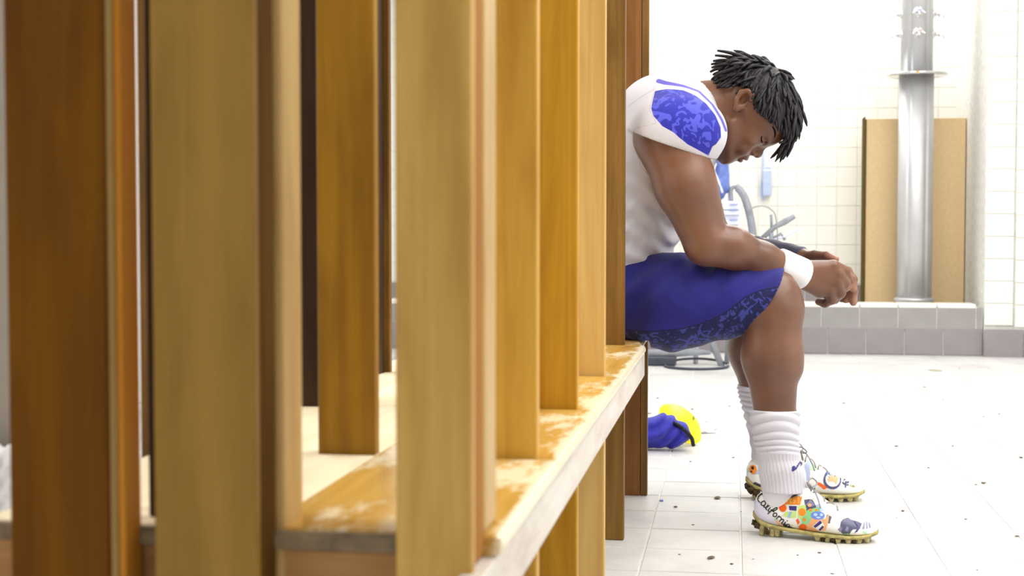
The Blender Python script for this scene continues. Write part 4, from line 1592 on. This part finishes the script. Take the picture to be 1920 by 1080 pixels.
def lobed(bm, r, z0, z1, lobes=6, n=72, groove=0.10):
    rings = []
    for z in (z0, z1):
        rings.append([])
        for k in range(n):
            th = 2 * math.pi * k / n + math.pi / 2 - 0.25
            u = abs(math.sin(lobes * th / 2))
            rr_ = r * (1 - groove * (1 - u) ** 4)
            rings[-1].append(bm.verts.new((cx + rr_ * math.cos(th), YS + rr_ * math.sin(th), z)))
    for k in range(n):
        bm.faces.new((rings[0][k], rings[0][(k + 1) % n], rings[1][(k + 1) % n], rings[1][k]))
    bm.faces.new(list(reversed(rings[0])))
    bm.faces.new(rings[1])


zd = W(1716, 141, YS).z
bm = bmesh.new()
lobed(bm, 31.5 * ps, 0.0, zd)
link('lower_shaft', bm_mesh('lower_shaft', bm), M['steel'], colm, True)
bm = bmesh.new()
lobed(bm, 29 * ps, zd, 2.6)
link('upper_shaft', bm_mesh('upper_shaft', bm), M['steel'], colm, True)
bm = bmesh.new()
lathe_bm(bm, [(30 * ps, zd - .004), (52 * ps, zd - .008), (56 * ps, zd - .004), (56 * ps, zd + .006), (52 * ps, zd + .008), (30 * ps, zd + .010)], 48, (cx, YS, 0))
link('ring_shelf', bm_mesh('ring_shelf', bm), M['chrome'], colm, True)
bm = bmesh.new()
lathe_bm(bm, [(34 * ps, 0.27), (36 * ps, 0.272), (36 * ps, 0.288), (32 * ps, 0.292)], 40, (cx, YS, 0))
link('base_collar', bm_mesh('base_collar', bm), M['steel'], colm, True)
box('maker_plate', cx - .026, cx - .004, YS - 0.176, YS - 0.172, zd - .006, zd + .006, plain('brass_plate', lin((226, 190, 110)), .4), colm, .001)
for row, yy in enumerate((27, 65)):
    zv = W(1715, yy, YS).z
    for i, an in enumerate((R(180), R(-92), R(0))):
        d = Vector((math.cos(an), math.sin(an), 0))
        sdv = Vector((-d.y, d.x, 0))
        p = Vector((cx, YS, zv)) + d * 28 * ps
        bm = bmesh.new()
        tube_bm(bm, [p - d * .012, p, p + d * .006, p + d * .008, p + d * .022, p + d * .026], [.030, .030, .028, .017, .015, .012], 16)
        vv = link('valve', bm_mesh('valve', bm), M['chrome'], colm, True)
        bm = bmesh.new()
        q = p + d * .028
        lp = smooth_path([q - sdv * .034 + d * .012 + Vector((0, 0, -.012)), q - sdv * .018 + d * .004, q, q + sdv * .018 + d * .004, q + sdv * .034 + d * .012 + Vector((0, 0, -.012))], 4)
        tube_bm(bm, lp, [.0045 + .003 * math.sin(math.pi * k / (len(lp) - 1)) for k in range(len(lp))], 8)
        tube_bm(bm, [q, q + d * .022 + Vector((0, 0, -.006)), q + d * .036 + Vector((0, 0, -.022))], [.008, .007, .004], 8)
        link('lever_handle', bm_mesh('lever_handle', bm), M['chrome'], vv, True)
        if i == 1:
            bm = bmesh.new()
            tube_bm(bm, [q + d * .004, q + d * .012, q + d * .016], [.012, .011, .006], 12)
            link('index_cap', bm_mesh('index_cap', bm), plain('blue_cap' if row == 0 else 'red_cap', lin((80, 120, 220)) if row == 0 else lin((226, 150, 140)), .4), vv, True)

# ------------------------------------------------------------------ cardboard box
bx0, bx1 = W(1623, 400, 8.56).x, XR + 0.0
bz = W(1700, 222, 8.56).z
bxo = thing('cardboard_box', 'large plain tan cardboard box standing behind the shower column', 'box', ((bx0 + bx1) / 2, 8.64, 0))
box('front_panel', bx0, bx1, 8.56, 8.566, 0, bz, M['cardboard'], bxo, .002)
box('right_panel', bx1 - .006, bx1, 8.567, 8.71, 0, bz, M['cardboard'], bxo)
box('back_panel', bx0, bx1, 8.711, 8.717, 0, bz + .01, M['cardboard'], bxo)
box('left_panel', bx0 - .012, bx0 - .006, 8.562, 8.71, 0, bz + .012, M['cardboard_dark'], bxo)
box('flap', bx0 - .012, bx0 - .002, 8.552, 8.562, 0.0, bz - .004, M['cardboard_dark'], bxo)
fm = bmesh.new()
box_bm(fm, bx0, bx1 - .01, 0, .11, -.003, .003)
fm.transform(Matrix.Translation((0, 8.60, bz + .008)) @ Matrix.Rotation(R(4), 4, 'X') @ Matrix.Rotation(R(1.4), 4, 'Y'))
link('flap', bm_mesh('flap', fm), M['cardboard_dark'], bxo)

# ------------------------------------------------------------------ gear behind the player
M['plastic_white'] = plain('pale_plastic', lin((222, 226, 240)), 0.45, 0.4, var=0.04)
M['plastic_grey'] = plain('grey_plastic', lin((150, 154, 162)), 0.5, 0.4, var=0.1)
M['plastic_dark'] = plain('charcoal_plastic', lin((66, 70, 84)), 0.5, 0.4, var=0.15)
M['net_blue'] = fabric('blue_net_cloth', lin((112, 132, 206)), 0.7, 0.3).m
M['clear_blue'] = plain('pale_blue_plastic', lin((190, 206, 240)), 0.3, 0.5, var=0.08)
YG = 7.15
pg = YG / 2700.0


def G(x, y, dy=0.0):
    return W(x, y, YG + dy)


cart = thing('equipment_cart', 'pale plastic drawer cart on slanted grey legs behind the player', 'cart', (G(1345, 690).x, YG, 0))
a, b = G(1300, 378), G(1388, 560)
box('case', a.x, b.x, YG - .1, YG + .14, b.z, a.z, M['plastic_white'], cart, .008, 2)
for yy in (384, 394, 412):
    z = G(1345, yy).z
    box('drawer', a.x + .012, b.x - .008, YG - .112, YG - .1005, z - .026, z - .003, M['plastic_white'], cart, .003)
    for xx in (1348, 1376):
        c = G(xx, yy - 4)
        box('drawer_pull', c.x - 8 * pg, c.x + 7 * pg, YG - .118, YG - .1125, c.z - .014, c.z - .008, plain('slot_blue', lin((150, 164, 214)), .5), cart, .001)
tube('leg', [G(1330, 556), G(1336, 645), G(1354, 688)], [.016, .017, .016], M['plastic_grey'], cart)
tube('leg', [G(1366, 556, .1), G(1366, 640, .1), G(1362, 686, .12)], [.014, .014, .013], M['plastic_grey'], cart)
tube('leg', [G(1306, 556, .1), G(1306, 630, .1), G(1304, 686, .12)], [.014, .014, .013], M['plastic_white'], cart)
tube('mast', [G(1367, 380, .05), G(1367, 240, .05)], .006, M['plastic_white'], cart)
tube('mast_hook', smooth_path([G(1367, 242, .05), G(1360, 236, .02), G(1352, 240, 0), G(1351, 250, 0)], 4), .005, M['plastic_white'], cart)
# net bag on the hook
Nf = Field(np.array(G(1351, 330)) - np.array([.14, .10, .26]), np.array(G(1351, 330)) + np.array([.14, .10, .26]), .006)
Nf.cone(G(1351, 250), G(1350, 300), .012, .03, .03)
Nf.cone(G(1350, 300), G(1348, 350), .045, .05, .03)
Nf.cone(G(1347, 350), G(1344, 374), .05, .02, .03)
gx, gy, gz = Nf.ax[0][:, None, None], Nf.ax[1][None, :, None], Nf.ax[2][None, None, :]
Nf.phi += (.006 * np.sin(gx * 150 + 2 * np.sin(gz * 30)) * np.sin(gz * 40 + gx * 30)).astype(np.float32)
nme, _ = Nf.mesh('net_bag')
nbag = tag(link('net_bag', nme, M['net_blue']), 'blue net bag with white straps hanging below the player\'s chin', 'bag')
for st in ([(1337, 318), (1345, 335), (1355, 362)], [(1342, 306), (1336, 330), (1336, 352)]):
    tube('strap', smooth_path([G(x, y, -.055) for x, y in st], 5), .006, M['plastic_white'], nbag)
# hose
hs = tube('grey_hose', smooth_path([G(1372, 378, -.02), G(1371, 356, -.02), G(1381, 351, -.02), G(1394, 366, -.02), G(1402, 388, -.02), G(1409, 420, -.02), G(1412, 460, -.02), G(1410, 560, -.03), G(1404, 660, -.03), G(1396, 686, -.03)], 6), [.010] * 12 + [.019] * 43, M['plastic_grey'], None, 12)
tag(hs, 'thick grey hose arching up beside the pale drawer cart', 'hose')
cb_ = tube('thin_cable', smooth_path([G(1402, 402, -.05), G(1410, 391, -.05), G(1428, 386, -.05), G(1446, 393, -.05), G(1455, 410, -.05), G(1458, 470, -.05), G(1452, 600, -.05), G(1445, 690, -.05)], 6), .003, M['plastic_grey'])
tag(cb_, 'thin looping cable right of the grey hose', 'cable')
fs = thing('folding_stand', 'folded grey metal stand with pale arms behind the clasped hands', 'stand', G(1448, 690))
tube('post', [G(1446, 436), G(1450, 690)], .012, M['plastic_grey'], fs)
tube('grey_arm', [G(1428, 448), G(1452, 426), G(1474, 414), G(1490, 405)], [.012, .013, .016, .012], M['plastic_grey'], fs)
tube('grey_arm', [G(1446, 402), G(1447, 430)], .007, M['plastic_grey'], fs)
tube('pale_arm', [G(1434, 452), G(1470, 444), G(1500, 428)], .008, M['plastic_white'], fs)
tube('pale_arm', [G(1448, 448), G(1464, 438), G(1472, 450)], .008, M['plastic_grey'], fs)
# dispenser on the shower wall
yw = YB - .03
hd_ = thing('wall_dispenser', 'pale blue plastic holder hanging on the white tiled wall', 'holder', W(1437, 370, yw))
a, b = W(1430, 318, yw), W(1446, 368, yw)
box('holder_body', a.x, b.x, yw - .045, yw + .025, b.z, a.z, M['clear_blue'], hd_, .012, 3)
tube('holder_wire', smooth_path([W(1430, 282, yw), W(1431, 300, yw), W(1430, 330, yw), W(1427, 360, yw), W(1432, 376, yw)], 4), .007, M['clear_blue'], hd_)
tube('holder_loop', smooth_path([W(1434, 318, yw), W(1440, 313, yw), W(1445, 318, yw)], 4), .006, M['clear_blue'], hd_)

# floor pieces below the thigh
fl = thing('floor_squeegee', 'grey tube with charcoal foot lying on the floor beyond the bench', 'tool', G(1290, 684))
tube('handle', [G(1190, 664, 0), G(1240, 663, 0), G(1300, 660, -.02), G(1332, 661, -.02)], [.022, .022, .018, .010], M['plastic_grey'], fl)
a, b = G(1196, 670), G(1268, 686)
box('foot', a.x, b.x, YG - .06, YG + .05, 0.001, .045, M['plastic_dark'], fl, .008, 2)
lp = []
for k in range(26):
    t = k / 25
    an = 0.35 + t * 5.9
    c = WZ(1306, 686, .006)
    lp.append((c.x + .155 * math.cos(an), c.y + .17 * math.sin(an), .007 + .02 * max(0, math.sin(an)) * (t < .5)))
tag(tube('cable_loop', lp, .0065, M['plastic_dark'], None, 8), 'dark cable lying in a loop on the floor near the cart legs', 'cable')

# ------------------------------------------------------------------ yellow shell and blue cloth on the floor
M['yellow'] = plain('bright_yellow_plastic', lin((250, 236, 30)), 0.35, 0.4, var=0.03)
M['cloth_blue'] = fabric('royal_blue_bag_cloth', lin((52, 52, 176)), 0.7, 0.35).m
M['black'] = plain('black_strap', lin((22, 22, 26)), 0.6, 0.3)
YY = 4.50
py_ = YY / 2700.0
ysh = thing('yellow_shell', 'bright yellow domed plastic shell tipped against the blue cloth', 'shell', W(1292, 838, YY))
c = W(1278, 792, YY)
ux = (W(1278 + 76, 792 + 66, YY) - c).normalized()
ud = (Vector((0.62, -0.45, 0.62)))
ud = (ud - ux * ud.dot(ux)).normalized()
uy = ux.cross(ud)
bm = bmesh.new()
prof = []
for ring in range(13):
    al = ring / 12 * math.pi / 2
    prof.append((math.cos(al), math.sin(al)))
rings = []
for kx, kz in prof[:-1]:
    rings.append([bm.verts.new(c + ux * (46 * py_ * kx * math.cos(2 * math.pi * k / 36)) + uy * (40 * py_ * kx * math.sin(2 * math.pi * k / 36)) + ud * (23 * py_ * kz - .008)) for k in range(36)])
for a, b in zip(rings, rings[1:]):
    for k in range(36):
        bm.faces.new((a[k], a[(k + 1) % 36], b[(k + 1) % 36], b[k]))
bm.faces.new(rings[-1])
bmesh.ops.recalc_face_normals(bm, faces=bm.faces)
dm = link('dome', bm_mesh('dome', bm), M['yellow'], ysh, True)
md = dm.modifiers.new('thick', 'SOLIDIFY')
md.thickness = .004
dvh = BVHTree.FromPolygons([Vector(v.co) for v in dm.data.vertices], [tuple(p.vertices) for p in dm.data.polygons])
decal('slot', [circ(1298.5, 792, 2.2, 4.2, 10)], dvh, YY - .1, plain('slot_olive', lin((120, 130, 20)), .6), ysh, .001, 2)
lp = [c + ux * (47 * py_ * math.cos(t)) + uy * (41 * py_ * math.sin(t)) - ud * .008 for t in np.linspace(0, 2 * math.pi, 37)]
tube('rim', lp, .0035, M['yellow'], ysh, 8)
stp = tube('chin_strap', smooth_path([W(1262, 792, YY - .13), W(1276, 800, YY - .15), W(1288, 811, YY - .15), W(1297, 822, YY - .14), W(1300, 835, YY - .12)], 5), [.006] * 21, M['black'], ysh, 8)
Cf = Field(np.array(W(1235, 810, YY - .1)) - np.array([.15, .16, .09]), np.array(W(1235, 810, YY - .1)) + np.array([.16, .16, .10]), .0035)
for a, b, r1, r2 in (((1206, 812), (1240, 806), 20, 22), ((1240, 808), (1276, 814), 22, 18), ((1210, 828), (1268, 828), 11, 11), ((1214, 796), (1250, 793), 14, 13), ((1250, 793), (1275, 806), 13, 13), ((1180, 812), (1206, 812), 18, 20)):
    Cf.cone(W(*a, YY - .1), W(*b, YY - .1), r1 * py_, r2 * py_, .02, 1.6)
gx, gy, gz = Cf.ax[0][:, None, None], Cf.ax[1][None, :, None], Cf.ax[2][None, None, :]
Cf.phi += (.0045 * np.sin((gz * 1.0 - gx * .55) / .045 * 2 * math.pi + 2.5 * np.sin(gx * 35 + gy * 8)) * np.sin(gx * 18 + 1.0 + gz * 14)).astype(np.float32)
Cf.phi = np.maximum(Cf.phi, (.003 - gz) + 0 * gx + 0 * gy)
Cf.cone(W(1205, 790, YY - .2), W(1224, 794, YY - .2), .014, .012, .006, 1.0, 'cut')
kme, _ = Cf.mesh('blue_bundle')
tag(link('blue_bundle', kme, M['cloth_blue']), 'crumpled royal blue cloth bundle on the floor beside the yellow shell', 'cloth')

# ------------------------------------------------------------------ left edge: grey panel and towel
box('trim_1', -1.02, -.74, 1.52, 1.56, 0, 2.4, plain('grey_beige_paint', lin((168, 160, 150)), .5, var=.05), None)['kind'] = 'structure'
zt = W(10, 822, 1.5).z
Tf = Field((-1.0, 1.40, 0.0 - .01), (-.70, 1.52, zt + .02), .004)
Tf.cone((-.93, 1.475, .012), (-.93, 1.475, zt - .02), .014, .012, .01)
for i in range(7):
    x = -.95 + i * .033
    Tf.cone((x, 1.472, .016), (x, 1.472, zt - .016), .018, .015, .02)
gx, gy, gz = Tf.ax[0][:, None, None], Tf.ax[1][None, :, None], Tf.ax[2][None, None, :]
Tf.phi += (.0022 * np.sin(gx * 300 + np.sin(gz * 60)) * np.sin(gz * 280) + 0 * gy).astype(np.float32)
tme, _ = Tf.mesh('white_towel')
tag(link('white_towel', tme, M['band']), 'white textured towel hanging at the far left edge of the picture', 'towel')

# ------------------------------------------------------------------ dirt and scraps on the floor
M['clod'] = plain('brown_dirt', lin((120, 108, 92)), 0.95, 0.1, var=0.4, vs=150, bump=0.6)
M['scrap_blue'] = plain('blue_scrap', lin((120, 140, 220)), 0.6)
M['paper'] = plain('paper_scrap', lin((224, 228, 232)), 0.7)
M['smear'] = plain('pale_dirt', lin((178, 168, 150)), 0.95, 0.1, var=0.2, vs=90)
rd = random.Random(21)
Q = lambda x, y: (1180 + x / 2.077, 560 + y / 2.077)
BIG = [(342, 778, 13, 'flat grey-brown dirt patch on the floor behind the near heel'), (318, 1012, 14, 'largest brown dirt clod at the bottom edge of the floor'),
       (398, 1035, 8, 'dark dirt clod just right of the largest clod at the bottom'), (1380, 720, 10, 'lone dirt clod on the open floor right of the shoes'),
       (1510, 927, 8, 'dirt clod at the lower right edge of the floor'), (180, 812, 8, 'small dark clod right of the blue paper scrap'),
       (405, 620, 6, 'small dirt flake behind the far heel'), (1525, 620, 7, 'dark dirt flake at the right edge of the floor'),
       (1190, 280, 24, 'long thin dirt smear on the floor below the shower column'), (1065, 828, 7, 'curled dry grass bit right of the near toe')]
SMALL = [(110, 388, 'tiny dirt crumb left of and above the yellow shell'),
         (245, 432, 'tiny dirt crumb just above the yellow shell on its right side'),
         (390, 420, 'tiny dirt crumb between the yellow shell and the far sock'),
         (300, 480, 'tiny dirt crumb right of the yellow shell above the wrapper'),
         (238, 635, 'tiny dirt crumb on the floor below the yellow shell'),
         (435, 830, 'tiny dirt crumb just left of the near cleat heel'),
         (248, 882, 'tiny dirt crumb left of the near cleat below the flat patch'),
         (195, 997, 'tiny dirt crumb left of the largest clod at the bottom'),
         (740, 990, 'tiny dirt crumb below the middle of the near cleat'),
         (1150, 345, 'tiny dirt crumb just below the long dirt smear'),
         (1220, 393, 'tiny dirt crumb second below the long dirt smear'),
         (1380, 460, 'left crumb of a close pair on the right part of the floor'),
         (1440, 450, 'right crumb of a close pair on the right part of the floor'),
         (835, 408, 'tiny dirt crumb on the floor right of the near shin'),
         (1040, 575, 'tiny dirt crumb above and right of the far cleat toe'),
         (1260, 575, 'tiny dirt crumb above and left of the lone clod'),
         (1350, 725, 'tiny dirt crumb touching the left side of the lone clod'),
         (1040, 855, 'tiny dirt crumb just below the curled grass bit'),
         (1310, 860, 'tiny dirt crumb below the lone clod'),
         (1355, 1058, 'tiny dirt crumb at the bottom right edge of the floor'),
         (790, 1073, 'tiny dirt crumb at the bottom edge below the near cleat toe'),
         (1285, 272, 'tiny dirt crumb at the right end of the long smear'),
         (655, 1000, 'tiny dirt crumb below the heel studs of the near cleat'),
         (1165, 660, 'tiny dirt crumb left of the lone clod on open floor')]


def clod(x, y, rpx, mat, name, flat=0.35):
    px, py2 = Q(x, y)
    c = WZ(px, py2, 0.0)
    r = rpx / 2.077 * c.y / 2700.0
    bm = bmesh.new()
    bmesh.ops.create_icosphere(bm, subdivisions=2, radius=1.0)
    for v_ in bm.verts:
        v_.co *= rd.uniform(0.65, 1.15)
    hz = min(r * flat, .006)
    bm.transform(Matrix.Translation((c.x, c.y, hz * .75 + .0002)) @ Matrix.Rotation(rd.uniform(0, 3), 4, 'Z') @ Matrix.Diagonal((r, r * rd.uniform(1.0, 1.8), hz, 1)))
    return link(name, bm_mesh(name, bm), mat)


for x, y, r, lab in BIG:
    tag(clod(x, y, r, M['smear'] if r > 20 else M['clod'], 'dirt_clod', 0.05 if r > 20 else 0.35), lab, 'dirt')
for x, y, lab in SMALL:
    tag(clod(x, y, rd.uniform(3.0, 5.5), M['clod'], 'dirt_crumb'), lab, 'dirt', 'dirt crumbs on the floor')
tag(clod(125, 788, 9, M['scrap_blue'], 'paper_scrap'), 'small blue and white paper scrap beside the locker leg', 'scrap')
tag(clod(482, 1015, 4, M['scrap_blue'], 'paper_bit'), 'tiny blue paper bit on the floor below the near heel', 'scrap')


def flake(name, px, py2, w, l, rot, mat, label):
    c = WZ(px, py2, 0.0)
    bm = bmesh.new()
    n = 6
    rows = [[bm.verts.new(((i / n - .5) * l, (j / 3 - .5) * w * (1 - .5 * i / n), .004 + .012 * (i / n) ** 2 + .004 * math.sin(i * 1.7 + j))) for j in range(4)] for i in range(n + 1)]
    for a, b in zip(rows, rows[1:]):
        for j in range(3):
            bm.faces.new((a[j], a[j + 1], b[j + 1], b[j]))
    bm.transform(Matrix.Translation((c.x, c.y, 0)) @ Matrix.Rotation(rot, 4, 'Z'))
    o = link(name, bm_mesh(name, bm), mat, None, True)
    m_ = o.modifiers.new('thick', 'SOLIDIFY')
    m_.thickness = .001
    return tag(o, label, 'paper')


flake('wrapper', 1330, 812, .035, .06, .2, M['paper'], 'crumpled white wrapper right of the yellow shell')
flake('wrapper', 1217, 775, .03, .05, 1.2, M['paper'], 'pale crumpled paper behind the blue cloth bundle')
